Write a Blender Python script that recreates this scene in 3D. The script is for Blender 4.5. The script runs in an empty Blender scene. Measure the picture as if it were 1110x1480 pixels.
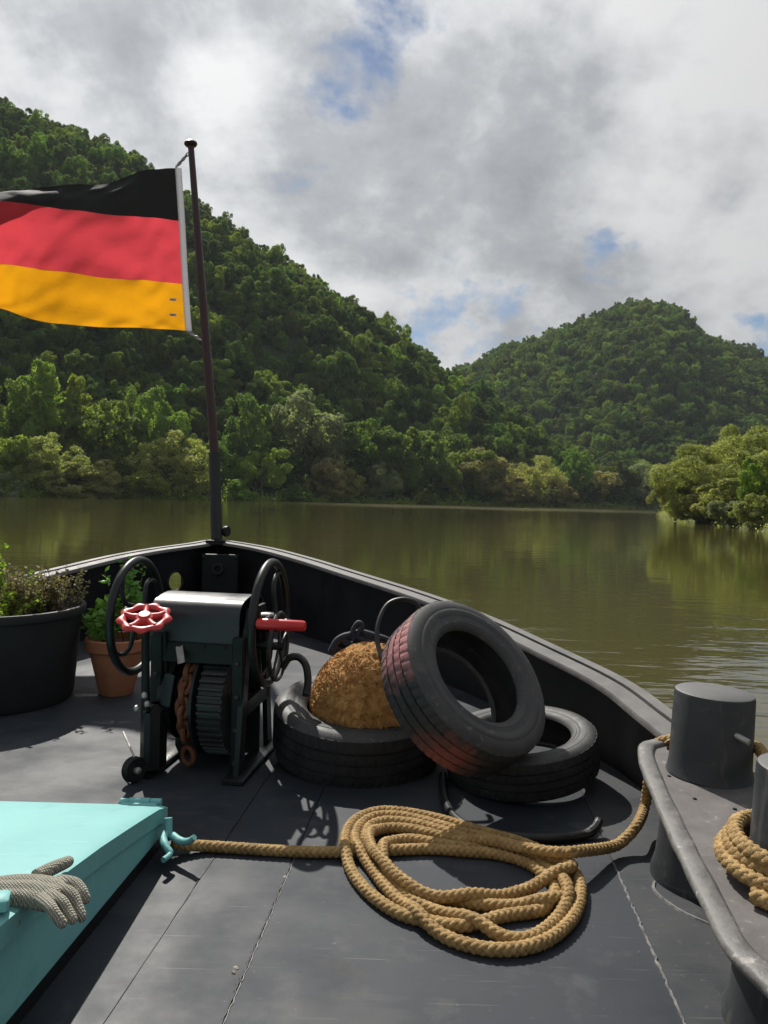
import bpy, math, random
import numpy as np
from mathutils import Vector, Matrix, noise as mnoise

R = math.radians
sc = bpy.context.scene
col = sc.collection
rng = np.random.default_rng(7)
random.seed(7)

# ------------------------------------------------------------------ camera, sky, sun, exposure
CAM_Z = 1.2          # above the deck (deck = z 0)
WATER = -1.4
F = 1110.0           # focal length in photo pixels
cam_d = bpy.data.cameras.new('camera'); cam = bpy.data.objects.new('camera', cam_d); col.objects.link(cam)
cam_d.sensor_fit = 'VERTICAL'; cam_d.sensor_height = 36; cam_d.lens = F * 36 / 1480
cam_d.clip_start = 0.05; cam_d.clip_end = 20000
CROT = Matrix.Rotation(R(90 - 1.19), 3, 'X') @ Matrix.Rotation(R(1.5), 3, 'Z')
cam.matrix_world = Matrix.Translation((0, 0, CAM_Z)) @ CROT.to_4x4()
sc.camera = cam

SUN_AZ, SUN_EL = -22.0, 45.0
SUNV = Vector((math.sin(R(SUN_AZ)) * math.cos(R(SUN_EL)), math.cos(R(SUN_AZ)) * math.cos(R(SUN_EL)), math.sin(R(SUN_EL))))
world = bpy.data.worlds.new('World'); sc.world = world; world.use_nodes = True
SK = ((4.02, 18.88, 13.81), (1.14, 19.5, .46), (15.0, 16.9, .36))
def build_sky():
    nt = world.node_tree; N = nt.nodes; L = nt.links; N.clear()
    out = N.new('ShaderNodeOutputWorld'); bg = N.new('ShaderNodeBackground'); L.new(bg.outputs[0], out.inputs[0])
    sky = N.new('ShaderNodeTexSky'); sky.sky_type = 'NISHITA'; sky.sun_disc = False
    sky.dust_density = .3; sky.ozone_density = 2.5; sky.sun_elevation = R(SUN_EL); sky.sun_rotation = R(SUN_AZ)
    def math_(op, a, b=None, c=None):
        n = N.new('ShaderNodeMath'); n.operation = op
        for i, v in enumerate((a, b, c)):
            if v is None: continue
            if isinstance(v, (int, float)): n.inputs[i].default_value = v
            else: L.new(v, n.inputs[i])
        return n.outputs[0]
    def mixc(f, a, b, t='MIX'):
        n = N.new('ShaderNodeMix'); n.data_type = 'RGBA'; n.blend_type = t
        for i, v in ((0, f), (6, a), (7, b)):
            if isinstance(v, (int, float)): n.inputs[i].default_value = v
            elif isinstance(v, tuple): n.inputs[i].default_value = v
            else: L.new(v, n.inputs[i])
        return n.outputs[2]
    def ramp(f, stops):
        n = N.new('ShaderNodeValToRGB'); L.new(f, n.inputs[0]); e = n.color_ramp.elements
        while len(e) < len(stops): e.new(.5)
        for k, (p, v) in enumerate(stops):
            e[k].position = p; e[k].color = v if isinstance(v, tuple) else (v, v, v, 1)
        return n.outputs[0]
    tc = N.new('ShaderNodeTexCoord'); sep = N.new('ShaderNodeSeparateXYZ'); L.new(tc.outputs['Generated'], sep.inputs[0])
    zz = math_('ADD', math_('MAXIMUM', sep.outputs[2], 0.0), 0.55)
    cb = N.new('ShaderNodeCombineXYZ')
    L.new(math_('DIVIDE', sep.outputs[0], zz), cb.inputs[0]); L.new(math_('DIVIDE', sep.outputs[1], zz), cb.inputs[1])
    def noise(scale, det, rough, off, dist=0.0):
        mp = N.new('ShaderNodeMapping'); L.new(cb.outputs[0], mp.inputs[0]); mp.inputs[1].default_value = off
        n = N.new('ShaderNodeTexNoise'); L.new(mp.outputs[0], n.inputs[0])
        n.inputs['Scale'].default_value = scale; n.inputs['Detail'].default_value = det
        n.inputs['Roughness'].default_value = rough; n.inputs['Distortion'].default_value = dist
        return n.outputs[0]
    cover = noise(3.4, 10, .58, SK[0], .15)
    dens = noise(2.2, 9, .52, SK[1], .1)
    puff = noise(6.0, 10, .60, SK[2], .1)
    # cloud brightness: thick grey bases against thin bright tops, brighter towards the sun
    dt = N.new('ShaderNodeVectorMath'); dt.operation = 'DOT_PRODUCT'
    L.new(tc.outputs['Generated'], dt.inputs[0]); dt.inputs[1].default_value = SUNV
    glow = math_('POWER', math_('MAXIMUM', dt.outputs['Value'], 0.0), 3.0)
    body = math_('ADD', math_('MULTIPLY', dens, .52), math_('MULTIPLY', puff, .48))
    lum = ramp(body, [(.38, .42), (.455, .55), (.515, .76), (.58, .92)])
    tint = ramp(body, [(.36, (.93, .975, 1.05, 1)), (.62, (1.0, 1.0, .995, 1))])
    cl = mixc(1.0, tint, lum, 'MULTIPLY')
    gl = math_('MULTIPLY_ADD', glow, .50, .52)
    cg = N.new('ShaderNodeVectorMath'); cg.operation = 'SCALE'; L.new(cl, cg.inputs[0]); L.new(gl, cg.inputs['Scale'])
    skys = N.new('ShaderNodeVectorMath'); skys.operation = 'SCALE'; L.new(sky.outputs[0], skys.inputs[0]); skys.inputs['Scale'].default_value = .07
    mask = ramp(cover, [(.365, 0.0), (.43, 1.0)])
    res = mixc(mask, skys.outputs[0], cg.outputs[0])
    L.new(res, bg.inputs[0]); bg.inputs[1].default_value = 1.0
build_sky()
sun_d = bpy.data.lights.new('sun', 'SUN'); sun = bpy.data.objects.new('sun', sun_d); col.objects.link(sun)
sun_d.energy = 5.0; sun_d.angle = R(.6); sun_d.color = (1, .955, .88)
sun.rotation_euler = (-SUNV).to_track_quat('-Z', 'Y').to_euler(); sun.location = (0, 0, 30)
sc.view_settings.view_transform = 'Standard'; sc.view_settings.look = 'None'
sc.view_settings.exposure = 0.12; sc.view_settings.gamma = 1.0; sc.view_settings.use_curve_mapping = False
sc.render.engine = 'CYCLES'
cy = sc.cycles
cy.use_denoising = True; cy.denoiser = 'OPENIMAGEDENOISE'; cy.max_bounces = 6; cy.diffuse_bounces = 3
cy.glossy_bounces = 3; cy.transmission_bounces = 4; cy.use_adaptive_sampling = True; cy.adaptive_threshold = .015
cy.caustics_reflective = False; cy.caustics_refractive = False; cy.sample_clamp_indirect = 6

# ------------------------------------------------------------------ measuring: photo pixel -> point in the place
def ray(px, py):
    v = CROT @ Vector(((px - 555) / F, (740 - py) / F, -1.0))
    return v / v.y
def at(px, py, z=0.0):
    v = ray(px, py); t = (z - CAM_Z) / v.z
    return Vector((v.x * t, t, z))
def atd(px, py, d):
    v = ray(px, py); return Vector((v.x * d, d, CAM_Z + v.z * d))

# ------------------------------------------------------------------ materials
MATS = {}
def mat(name, c1, c2=None, scale=8.0, rough=.6, rough2=None, bump=0.0, bscale=None, metal=0.0, detail=6, spec=.5, bdist=.01,
        spots=None, ramp=(.35, .65), coat=0.0, scratch=None):
    m = bpy.data.materials.new(name); m.use_nodes = True; nt = m.node_tree; N = nt.nodes; L = nt.links
    b = N['Principled BSDF']; b.inputs['Roughness'].default_value = rough; b.inputs['Metallic'].default_value = metal
    b.inputs['Specular IOR Level'].default_value = spec; b.inputs['Coat Weight'].default_value = coat
    b.inputs['Base Color'].default_value = (*c1, 1)
    tc = N.new('ShaderNodeTexCoord')
    def nz(s, d=detail, r=.6):
        n = N.new('ShaderNodeTexNoise'); L.new(tc.outputs['Object'], n.inputs[0])
        n.inputs['Scale'].default_value = s; n.inputs['Detail'].default_value = d; n.inputs['Roughness'].default_value = r
        return n.outputs[0]
    def rp(f, p0, v0, p1, v1):
        n = N.new('ShaderNodeValToRGB'); L.new(f, n.inputs[0]); e = n.color_ramp.elements
        e[0].position = p0; e[1].position = p1
        e[0].color = (*v0, 1) if isinstance(v0, tuple) else (v0, v0, v0, 1)
        e[1].color = (*v1, 1) if isinstance(v1, tuple) else (v1, v1, v1, 1)
        return n.outputs[0]
    c = None
    if c2 is not None:
        f = nz(scale); c = rp(f, ramp[0], c1, ramp[1], c2)
        if rough2 is not None: L.new(rp(f, ramp[0], rough, ramp[1], rough2), b.inputs['Roughness'])
    for sp in (spots or []):      # worn patches: (scale, threshold, width, colour)
        f = rp(nz(sp[0], 8, .65), sp[1], 0.0, sp[1] + sp[2], 1.0)
        mx = N.new('ShaderNodeMix'); mx.data_type = 'RGBA'; L.new(f, mx.inputs[0])
        if c is None: mx.inputs[6].default_value = (*c1, 1)
        else: L.new(c, mx.inputs[6])
        mx.inputs[7].default_value = (*sp[3], 1); c = mx.outputs[2]
    for (rot, sc_, thr, k_, cl_) in (scratch or []):
        mp = N.new('ShaderNodeMapping'); L.new(tc.outputs['Object'], mp.inputs[0]); mp.inputs[2].default_value = (0, 0, rot); mp.inputs[3].default_value = sc_
        n = N.new('ShaderNodeTexNoise'); L.new(mp.outputs[0], n.inputs[0]); n.inputs['Scale'].default_value = 1; n.inputs['Detail'].default_value = 3
        r = N.new('ShaderNodeMapRange'); L.new(n.outputs[0], r.inputs[0]); r.inputs[1].default_value = thr; r.inputs[2].default_value = thr + .05; r.inputs[4].default_value = k_
        mx = N.new('ShaderNodeMix'); mx.data_type = 'RGBA'; L.new(r.outputs[0], mx.inputs[0])
        if c is None: mx.inputs[6].default_value = (*c1, 1)
        else: L.new(c, mx.inputs[6])
        mx.inputs[7].default_value = (*cl_, 1); c = mx.outputs[2]
    if c is not None: L.new(c, b.inputs['Base Color'])
    if bump:
        bp = N.new('ShaderNodeBump'); bp.inputs['Strength'].default_value = bump; bp.inputs['Distance'].default_value = bdist
        L.new(nz(bscale or scale * 4), bp.inputs['Height']); L.new(bp.outputs[0], b.inputs['Normal'])
    MATS[name] = m
    return m

mat('deck', (.018, .023, .031), (.036, .042, .052), 2.2, .50, .76, spec=.32, bump=.12, bscale=160, bdist=.002, detail=9,
    scratch=[(.5, (3, 160, 1), .70, .5, (.16, .158, .155)), (-.9, (4, 190, 1), .71, .5, (.15, .148, .145)), (1.35, (2.5, 120, 1), .71, .5, (.17, .165, .16)), (.1, (1.2, 6, 1), .58, .3, (.066, .066, .066))],
    spots=[(7, .56, .18, (.058, .061, .067)), (46, .66, .06, (.09, .09, .088)), (5.5, .68, .06, (.016, .017, .019)), (150, .75, .03, (.2, .19, .18)), (2.1, .62, .10, (.050, .047, .044))])
mat('deck_side', (.026, .031, .038), (.056, .059, .064), 4.0, .55, .78, spec=.32, bump=.15, bscale=110, bdist=.002, detail=9,
    scratch=[(.5, (3, 160, 1), .68, .4, (.16, .158, .155)), (-.9, (4, 190, 1), .69, .4, (.15, .148, .145)), (1.35, (2.5, 120, 1), .69, .4, (.17, .165, .16)), (.1, (1.2, 6, 1), .58, .3, (.066, .066, .066))],
    spots=[(26, .60, .12, (.10, .098, .092)), (80, .67, .05, (.18, .175, .16)), (7, .69, .06, (.085, .066, .05))])
mat('bead', (.09, .09, .092), (.26, .25, .24), 30, .42, .6, bump=.4, bscale=120, bdist=.004)
mat('rust_bead', (.13, .085, .05), (.38, .36, .33), 40, .35, .6, bump=.5, bscale=120, bdist=.006)
mat('black_paint', (.006, .0065, .008), (.011, .012, .014), 4, .42, .6, spec=.3, bump=.2, bscale=40, bdist=.004, spots=[(14, .70, .08, (.028, .026, .024))])
mat('rail', (.11, .108, .106), (.165, .158, .152), 7, .55, .72, bump=.4, bscale=60, bdist=.004,
    spots=[(30, .66, .06, (.28, .27, .25)), (9, .70, .05, (.05, .033, .032))])
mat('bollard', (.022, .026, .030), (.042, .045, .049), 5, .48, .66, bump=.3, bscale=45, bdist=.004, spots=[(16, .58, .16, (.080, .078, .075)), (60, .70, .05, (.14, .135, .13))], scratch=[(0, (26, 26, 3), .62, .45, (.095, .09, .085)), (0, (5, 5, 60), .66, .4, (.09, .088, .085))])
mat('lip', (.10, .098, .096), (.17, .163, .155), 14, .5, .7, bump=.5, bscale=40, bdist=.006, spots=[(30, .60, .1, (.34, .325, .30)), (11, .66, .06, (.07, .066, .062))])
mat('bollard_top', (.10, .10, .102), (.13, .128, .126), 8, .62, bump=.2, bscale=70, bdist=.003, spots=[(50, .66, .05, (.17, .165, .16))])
mat('platform', (.095, .089, .087), (.145, .134, .128), 9, .6, .75, bump=.35, bscale=60, bdist=.004,
    spots=[(36, .62, .08, (.27, .255, .235)), (12, .70, .05, (.05, .045, .04))])
mat('steel', (.35, .34, .32), (.5, .49, .47), 40, .4, .6, metal=.7, bump=.2, bscale=90, bdist=.002)
mat('turquoise', (.165, .42, .42), (.20, .475, .465), 2.2, .50, .62, spec=.35, bump=.14, bscale=22, bdist=.006,
    spots=[(13, .62, .12, (.24, .49, .46)), (5, .58, .18, (.14, .36, .36)), (70, .74, .02, (.09, .10, .09)), (28, .72, .03, (.22, .16, .10))],
    scratch=[(.4, (6, 90, 6), .66, .35, (.34, .60, .56)), (-.8, (8, 120, 8), .68, .4, (.12, .28, .27))])
mat('rubber', (.010, .011, .013), (.020, .021, .023), 9, .58, .75, bump=.3, bscale=110, bdist=.003, spots=[(18, .60, .14, (.045, .044, .042)), (70, .68, .05, (.07, .068, .064))])
mat('rubber_wall', (.028, .029, .031), (.06, .059, .057), 10, .55, .72, bump=.3, bscale=120, bdist=.003, spots=[(34, .58, .14, (.125, .12, .112)), (6, .56, .16, (.085, .083, .08))])
mat('rope', (.30, .185, .066), (.46, .305, .12), 26, .8, bump=.8, bscale=300, bdist=.004, spots=[(9, .58, .14, (.25, .155, .06)), (60, .62, .08, (.56, .41, .2)), (4, .58, .14, (.19, .12, .05)), (120, .64, .06, (.16, .10, .045))])
mat('coir', (.44, .20, .055), (.66, .36, .12), 42, .92, bump=1.0, bscale=170, bdist=.012, spots=[(24, .60, .08, (.20, .075, .015))])
mat('navy_rope', (.012, .015, .03), (.03, .035, .06), 60, .7, bump=.6, bscale=200, bdist=.004)
mat('hose', (.007, .008, .009), (.014, .015, .016), 20, .5, bump=.2, bscale=80, bdist=.003)
mat('winch_black', (.006, .008, .009), (.012, .015, .016), 9, .32, .5, spec=.4, bump=.2, bscale=60, bdist=.004, spots=[(26, .70, .06, (.06, .05, .045))])
mat('winch_green', (.004, .006, .006), (.007, .0095, .0095), 8, .4, .6, spec=.3, bump=.2, bscale=50, bdist=.004, spots=[(20, .70, .06, (.02, .03, .03))])
mat('hood', (.012, .014, .018), (.026, .029, .034), 6, .30, .48, bump=.15, bscale=30, bdist=.004, spots=[(24, .72, .04, (.02, .02, .022))])
mat('iron_rust', (.11, .038, .018), (.22, .085, .04), 40, .8, bump=.6, bscale=140, bdist=.004)
mat('gear', (.012, .013, .014), (.028, .029, .03), 18, .4, .6, bump=.2, bscale=90, bdist=.003)
mat('red_paint', (.50, .025, .028), (.60, .045, .045), 12, .36, .5, bump=.2, bscale=60, bdist=.004, spots=[(40, .72, .04, (.25, .03, .02))])
mat('red_grip', (.56, .018, .022), (.62, .03, .03), 12, .3)
mat('pot_black', (.009, .010, .011), (.016, .017, .018), 5, .55, .7, bump=.2, bscale=40, bdist=.003)
mat('terracotta', (.36, .135, .065), (.47, .19, .10), 9, .85, bump=.3, bscale=60, bdist=.003, spots=[(12, .64, .1, (.45, .27, .19))])
mat('soil', (.035, .024, .016), (.07, .05, .034), 60, .95, bump=1, bscale=90, bdist=.02)
mat('pole_paint', (.035, .012, .014), (.06, .022, .022), 9, .35, .5, bump=.2, bscale=30, bdist=.004)
mat('pole_sleeve', (.014, .016, .019), (.024, .026, .03), 9, .38, .5, bump=.2, bscale=40, bdist=.004)
mat('white_tape', (.62, .62, .64), (.70, .70, .71), 40, .8, bump=.2, bscale=300, bdist=.001)
mat('print_grey', (.22, .22, .26))
mat('hull', (.015, .016, .018), (.03, .03, .032), 3, .5)
mat('hillside', (.018, .030, .010), (.034, .048, .016), .05, .95, bump=.5, bscale=.3, bdist=1.0)
mat('river_bank', (.05, .075, .02), (.085, .085, .04), .4, .95, bump=.6, bscale=2, bdist=.3)
mat('rock', (.14, .125, .11), (.24, .22, .19), .12, .9, bump=.8, bscale=.6, bdist=1.5)
mat('bark', (.06, .048, .036), (.11, .09, .07), 2.0, .95, bump=.6, bscale=9, bdist=.05)
mat('ruin_stone', (.22, .20, .17), (.32, .29, .25), .4, .9, bump=.6, bscale=2, bdist=.3)

def leaf_mat(name, c1, c2, trans=.45, vary=.35, rough=.7):
    m = bpy.data.materials.new(name); m.use_nodes = True; nt = m.node_tree; N = nt.nodes; L = nt.links; N.clear()
    out = N.new('ShaderNodeOutputMaterial'); mix = N.new('ShaderNodeMixShader'); mix.inputs[0].default_value = trans
    b = N.new('ShaderNodeBsdfPrincipled'); b.inputs['Roughness'].default_value = rough; b.inputs['Specular IOR Level'].default_value = .14
    t = N.new('ShaderNodeBsdfTranslucent')
    a = N.new('ShaderNodeAttribute'); a.attribute_name = 'tint'
    oi = N.new('ShaderNodeObjectInfo')
    mx = N.new('ShaderNodeMix'); mx.data_type = 'RGBA'; L.new(a.outputs['Fac'], mx.inputs[0])
    mx.inputs[6].default_value = (*c1, 1); mx.inputs[7].default_value = (*c2, 1)
    hs = N.new('ShaderNodeHueSaturation'); L.new(mx.outputs[2], hs.inputs['Color'])
    def mr(lo, hi, src):
        r = N.new('ShaderNodeMapRange'); L.new(src, r.inputs[0]); r.inputs[3].default_value = lo; r.inputs[4].default_value = hi; return r.outputs[0]
    L.new(mr(.5 - .035 * vary / .35, .5 + .02, oi.outputs['Random']), hs.inputs['Hue'])
    r2 = N.new('ShaderNodeMath'); r2.operation = 'FRACT'; r3 = N.new('ShaderNodeMath'); r3.operation = 'MULTIPLY'; r3.inputs[1].default_value = 7.31
    L.new(oi.outputs['Random'], r3.inputs[0]); L.new(r3.outputs[0], r2.inputs[0])
    L.new(mr(1 - vary, 1 + vary, r2.outputs[0]), hs.inputs['Value'])
    L.new(hs.outputs[0], b.inputs['Base Color'])
    ty = N.new('ShaderNodeMix'); ty.data_type = 'RGBA'; ty.blend_type = 'MULTIPLY'; ty.inputs[0].default_value = 1
    L.new(hs.outputs[0], ty.inputs[6]); ty.inputs[7].default_value = (2.1, 2.1, 1.0, 1); L.new(ty.outputs[2], t.inputs[0])
    L.new(b.outputs[0], mix.inputs[1]); L.new(t.outputs[0], mix.inputs[2]); L.new(mix.outputs[0], out.inputs[0])
    MATS[name] = m
leaf_mat('leaf_dark', (.056, .100, .030), (.092, .152, .044), vary=.32)
leaf_mat('leaf_mid', (.088, .142, .034), (.138, .210, .052), vary=.30)
leaf_mat('leaf_bright', (.145, .215, .042), (.225, .305, .064), vary=.20)
leaf_mat('leaf_olive', (.20, .22, .080), (.30, .31, .125), vary=.14)
leaf_mat('leaf_willow', (.165, .190, .070), (.255, .275, .105), vary=.10)
leaf_mat('leaf_grey', (.15, .185, .115), (.24, .275, .175), vary=.12)
leaf_mat('leaf_brown', (.185, .170, .090), (.26, .235, .13), vary=.12)
leaf_mat('herb_green', (.10, .18, .03), (.22, .32, .06), .35, .1)
leaf_mat('herb_grey', (.14, .12, .075), (.26, .23, .15), .2, .1)
leaf_mat('basil', (.09, .20, .035), (.22, .38, .10), .3, .05, .35)
leaf_mat('stem', (.10, .085, .04), (.16, .13, .07), .1, .05)

def cloth_mat(name, c, trans=.5):
    m = bpy.data.materials.new(name); m.use_nodes = True; nt = m.node_tree; N = nt.nodes; L = nt.links; N.clear()
    out = N.new('ShaderNodeOutputMaterial'); mix = N.new('ShaderNodeMixShader'); mix.inputs[0].default_value = trans
    b = N.new('ShaderNodeBsdfPrincipled'); b.inputs['Roughness'].default_value = .75; b.inputs['Specular IOR Level'].default_value = .25
    t = N.new('ShaderNodeBsdfTranslucent'); b.inputs['Base Color'].default_value = (*c, 1); t.inputs[0].default_value = (*c, 1)
    tc = N.new('ShaderNodeTexCoord'); nz = N.new('ShaderNodeTexNoise'); L.new(tc.outputs['Object'], nz.inputs[0]); nz.inputs['Scale'].default_value = 9
    nz.inputs['Detail'].default_value = 5
    bp = N.new('ShaderNodeBump'); bp.inputs['Strength'].default_value = .35; bp.inputs['Distance'].default_value = .02; L.new(nz.outputs[0], bp.inputs['Height'])
    L.new(bp.outputs[0], b.inputs['Normal']); L.new(bp.outputs[0], t.inputs['Normal'])
    L.new(b.outputs[0], mix.inputs[1]); L.new(t.outputs[0], mix.inputs[2]); L.new(mix.outputs[0], out.inputs[0])
    MATS[name] = m
cloth_mat('flag_black', (.016, .017, .017), .25); cloth_mat('flag_red', (.70, .065, .085), .55); cloth_mat('flag_gold', (.86, .38, .010)); cloth_mat('hoist_white', (.8, .8, .82), .45)

def water_mat():
    m = bpy.data.materials.new('water'); m.use_nodes = True; nt = m.node_tree; N = nt.nodes; L = nt.links
    b = N['Principled BSDF']; b.inputs['Base Color'].default_value = (.062, .055, .018, 1); b.inputs['Roughness'].default_value = .045
    b.inputs['IOR'].default_value = 1.333; b.inputs['Specular IOR Level'].default_value = .5
    tc = N.new('ShaderNodeTexCoord')
    def nz(s, rot, d, ro=.5):
        mp = N.new('ShaderNodeMapping'); L.new(tc.outputs['Object'], mp.inputs[0]); mp.inputs[3].default_value = s; mp.inputs[2].default_value = (0, 0, rot)
        n = N.new('ShaderNodeTexNoise'); L.new(mp.outputs[0], n.inputs[0]); n.inputs['Scale'].default_value = 1; n.inputs['Detail'].default_value = d
        n.inputs['Roughness'].default_value = ro
        return n.outputs[0]
    a = nz((.55, 1.5, 1), .25, 3); c = nz((2.2, 5.5, 1), -.2, 2); patch = nz((.012, .05, 1), .1, 3)
    rp = N.new('ShaderNodeValToRGB'); L.new(patch, rp.inputs[0]); rp.color_ramp.elements[0].position = .42; rp.color_ramp.elements[1].position = .64
    rp.color_ramp.elements[0].color = (.25, .25, .25, 1)
    m1 = N.new('ShaderNodeMath'); m1.operation = 'MULTIPLY_ADD'; L.new(c, m1.inputs[0]); m1.inputs[1].default_value = .16; L.new(a, m1.inputs[2])
    m2 = N.new('ShaderNodeMath'); m2.operation = 'MULTIPLY'; L.new(m1.outputs[0], m2.inputs[0]); L.new(rp.outputs[0], m2.inputs[1])
    # breeze-roughened strip in mid river
    sp = N.new('ShaderNodeSeparateXYZ'); L.new(tc.outputs['Object'], sp.inputs[0])
    def mth(op, x, y):
        n = N.new('ShaderNodeMath'); n.operation = op
        for k, v in enumerate((x, y)):
            if isinstance(v, (int, float)): n.inputs[k].default_value = v
            else: L.new(v, n.inputs[k])
        return n.outputs[0]
    wob = nz((.02, .004, 1), 0, 2)
    dy = mth('ABSOLUTE', mth('SUBTRACT', mth('ADD', sp.outputs[1], mth('MULTIPLY', wob, 60)), 250), 0)
    def sstep(v, a_, b_):
        r = N.new('ShaderNodeMapRange'); r.interpolation_type = 'SMOOTHSTEP'; L.new(v, r.inputs[0]); r.inputs[1].default_value = a_; r.inputs[2].default_value = b_; return r.outputs[0]
    strip = mth('MULTIPLY', sstep(dy, 55, 8), mth('MULTIPLY', sstep(sp.outputs[0], -45, 5), sstep(sp.outputs[0], 110, 60)))
    fac = mth('ADD', mth('MULTIPLY', strip, 7.0), 1.0)
    m3 = mth('MULTIPLY', m2.outputs[0], fac)
    bp = N.new('ShaderNodeBump'); bp.inputs['Strength'].default_value = 1.0; bp.inputs['Distance'].default_value = .026
    L.new(m3, bp.inputs['Height']); L.new(mth('ADD', mth('MULTIPLY', strip, .16), .035), b.inputs['Roughness']); L.new(bp.outputs[0], b.inputs['Normal'])
    MATS['water'] = m
water_mat()

# ------------------------------------------------------------------ mesh helpers
def tag(o, label=None, cat=None, group=None, kind=None):
    if label: o['label'] = label
    if cat: o['category'] = cat
    if group: o['group'] = group
    if kind: o['kind'] = kind
    return o
def empty(name, loc=(0, 0, 0)):
    o = bpy.data.objects.new(name, None); col.objects.link(o); o.location = loc; o.empty_display_size = .05
    return o
def rootloc(o):
    v = Vector((0, 0, 0))
    while o is not None: v += o.location; o = o.parent
    return v
def mesh_np(name, V, Fq, smooth=True, sharp=40, tint=None):
    """V (n,3) array, Fq list of faces or (m,k) array"""
    me = bpy.data.meshes.new(name); V = np.asarray(V, dtype=np.float32)
    if isinstance(Fq, np.ndarray):
        m, k = Fq.shape
        me.vertices.add(len(V)); me.vertices.foreach_set('co', V.ravel())
        me.loops.add(m * k); me.loops.foreach_set('vertex_index', Fq.astype(np.int32).ravel())
        me.polygons.add(m); me.polygons.foreach_set('loop_start', np.arange(0, m * k, k, dtype=np.int32))
        me.update(calc_edges=True)
    else:
        me.from_pydata(V.tolist(), [], Fq); me.update()
    if tint is not None:
        at_ = me.attributes.new('tint', 'FLOAT', 'FACE'); at_.data.foreach_set('value', np.asarray(tint, dtype=np.float32))
    if smooth:
        me.polygons.foreach_set('use_smooth', np.ones(len(me.polygons), dtype=bool))
        if sharp: me.set_sharp_from_angle(angle=R(sharp))
    return me
class MB:
    def __init__(s): s.v = []; s.f = []
    def add(s, V, Fs):
        o = len(s.v); s.v += [tuple(p) for p in V]; s.f += [tuple(i + o for i in f) for f in Fs]; return s
    def box(s, c, size, M=None, bev=0.0):
        hx, hy, hz = size[0] / 2, size[1] / 2, size[2] / 2; b = min(bev, hx * .9, hy * .9, hz * .9)
        c = Vector(c); M = M or Matrix.Identity(3)
        if b <= 0:
            P = [(x, y, z) for z in (-hz, hz) for y in (-hy, hy) for x in (-hx, hx)]
            Fs = [(0, 2, 3, 1), (4, 5, 7, 6), (0, 1, 5, 4), (2, 6, 7, 3), (0, 4, 6, 2), (1, 3, 7, 5)]
        else:
            def ringz(z, i): return [(sx * (hx - i - (b if k else 0)), sy * (hy - i - (0 if k else b)), z) for sx, sy, k in
                ((1, -1, 0), (1, 1, 0), (1, 1, 1), (-1, 1, 1), (-1, 1, 0), (-1, -1, 0), (-1, -1, 1), (1, -1, 1))]
            P = ringz(-hz, b) + ringz(-hz + b, 0) + ringz(hz - b, 0) + ringz(hz, b); Fs = []
            for r in range(3):
                for k in range(8): Fs.append((r * 8 + k, r * 8 + (k + 1) % 8, r * 8 + 8 + (k + 1) % 8, r * 8 + 8 + k))
            Fs += [tuple(range(7, -1, -1)), tuple(range(24, 32))]
        return s.add([c + M @ Vector(p) for p in P], Fs)
    def tube(s, path, rad, seg=10, closed=False, caps=True):
        path = [Vector(p) for p in path]; n = len(path)
        rad = [rad] * n if isinstance(rad, (int, float)) else list(rad)
        T = []
        for i in range(n):
            a = path[(i - 1) % n] if closed or i > 0 else path[i]; b = path[(i + 1) % n] if closed or i < n - 1 else path[i]
            T.append((b - a).normalized())
        up = Vector((0, 0, 1)) if abs(T[0].z) < .9 else Vector((1, 0, 0))
        u = T[0].cross(up).normalized(); V = []
        for i in range(n):
            u = (u - T[i] * u.dot(T[i])).normalized(); w = T[i].cross(u)
            for k in range(seg):
                a = 2 * math.pi * k / seg; V.append(path[i] + (u * math.cos(a) + w * math.sin(a)) * rad[i])
        Fs = []
        for i in range(n if closed else n - 1):
            j = (i + 1) % n
            for k in range(seg): Fs.append((i * seg + k, i * seg + (k + 1) % seg, j * seg + (k + 1) % seg, j * seg + k))
        if caps and not closed: Fs += [tuple(range(seg - 1, -1, -1)), tuple((n - 1) * seg + k for k in range(seg))]
        return s.add(V, Fs)
    def lathe(s, c, axis, prof, seg=32, closed=False, caps=True, mod=None):
        """prof: (radius, along axis)"""
        c = Vector(c); ax = Vector(axis).normalized(); t = Vector((0, 0, 1)) if abs(ax.z) < .9 else Vector((0, 1, 0))
        u = (t - ax * t.dot(ax)).normalized(); w = ax.cross(u); n = len(prof); V = []
        for k in range(seg):
            a = 2 * math.pi * k / seg; d = u * math.cos(a) + w * math.sin(a)
            for i, (r, h) in enumerate(prof):
                if mod: r, h = mod(k, i, r, h)
                V.append(c + d * r + ax * h)
        Fs = []
        for k in range(seg):
            q = (k + 1) % seg
            for i in range(n if closed else n - 1):
                j = (i + 1) % n; Fs.append((k * n + i, q * n + i, q * n + j, k * n + j))
        if caps and not closed:
            if prof[0][0] > 1e-6: Fs.append(tuple(k * n for k in range(seg - 1, -1, -1)))
            if prof[-1][0] > 1e-6: Fs.append(tuple(k * n + n - 1 for k in range(seg)))
        return s.add(V, Fs)
    def torus(s, c, axis, Rr, r, seg=48, sg=10):
        prof = [(Rr + r * math.cos(2 * math.pi * k / sg), r * math.sin(2 * math.pi * k / sg)) for k in range(sg)]
        return s.lathe(c, axis, prof, seg, closed=True)
    def prism(s, poly, z0, z1):
        n = len(poly); V = [(p[0], p[1], z0) for p in poly] + [(p[0], p[1], z1) for p in poly]
        Fs = [tuple(range(n - 1, -1, -1)), tuple(range(n, 2 * n))] + [(k, (k + 1) % n, n + (k + 1) % n, n + k) for k in range(n)]
        return s.add(V, Fs)
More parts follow.
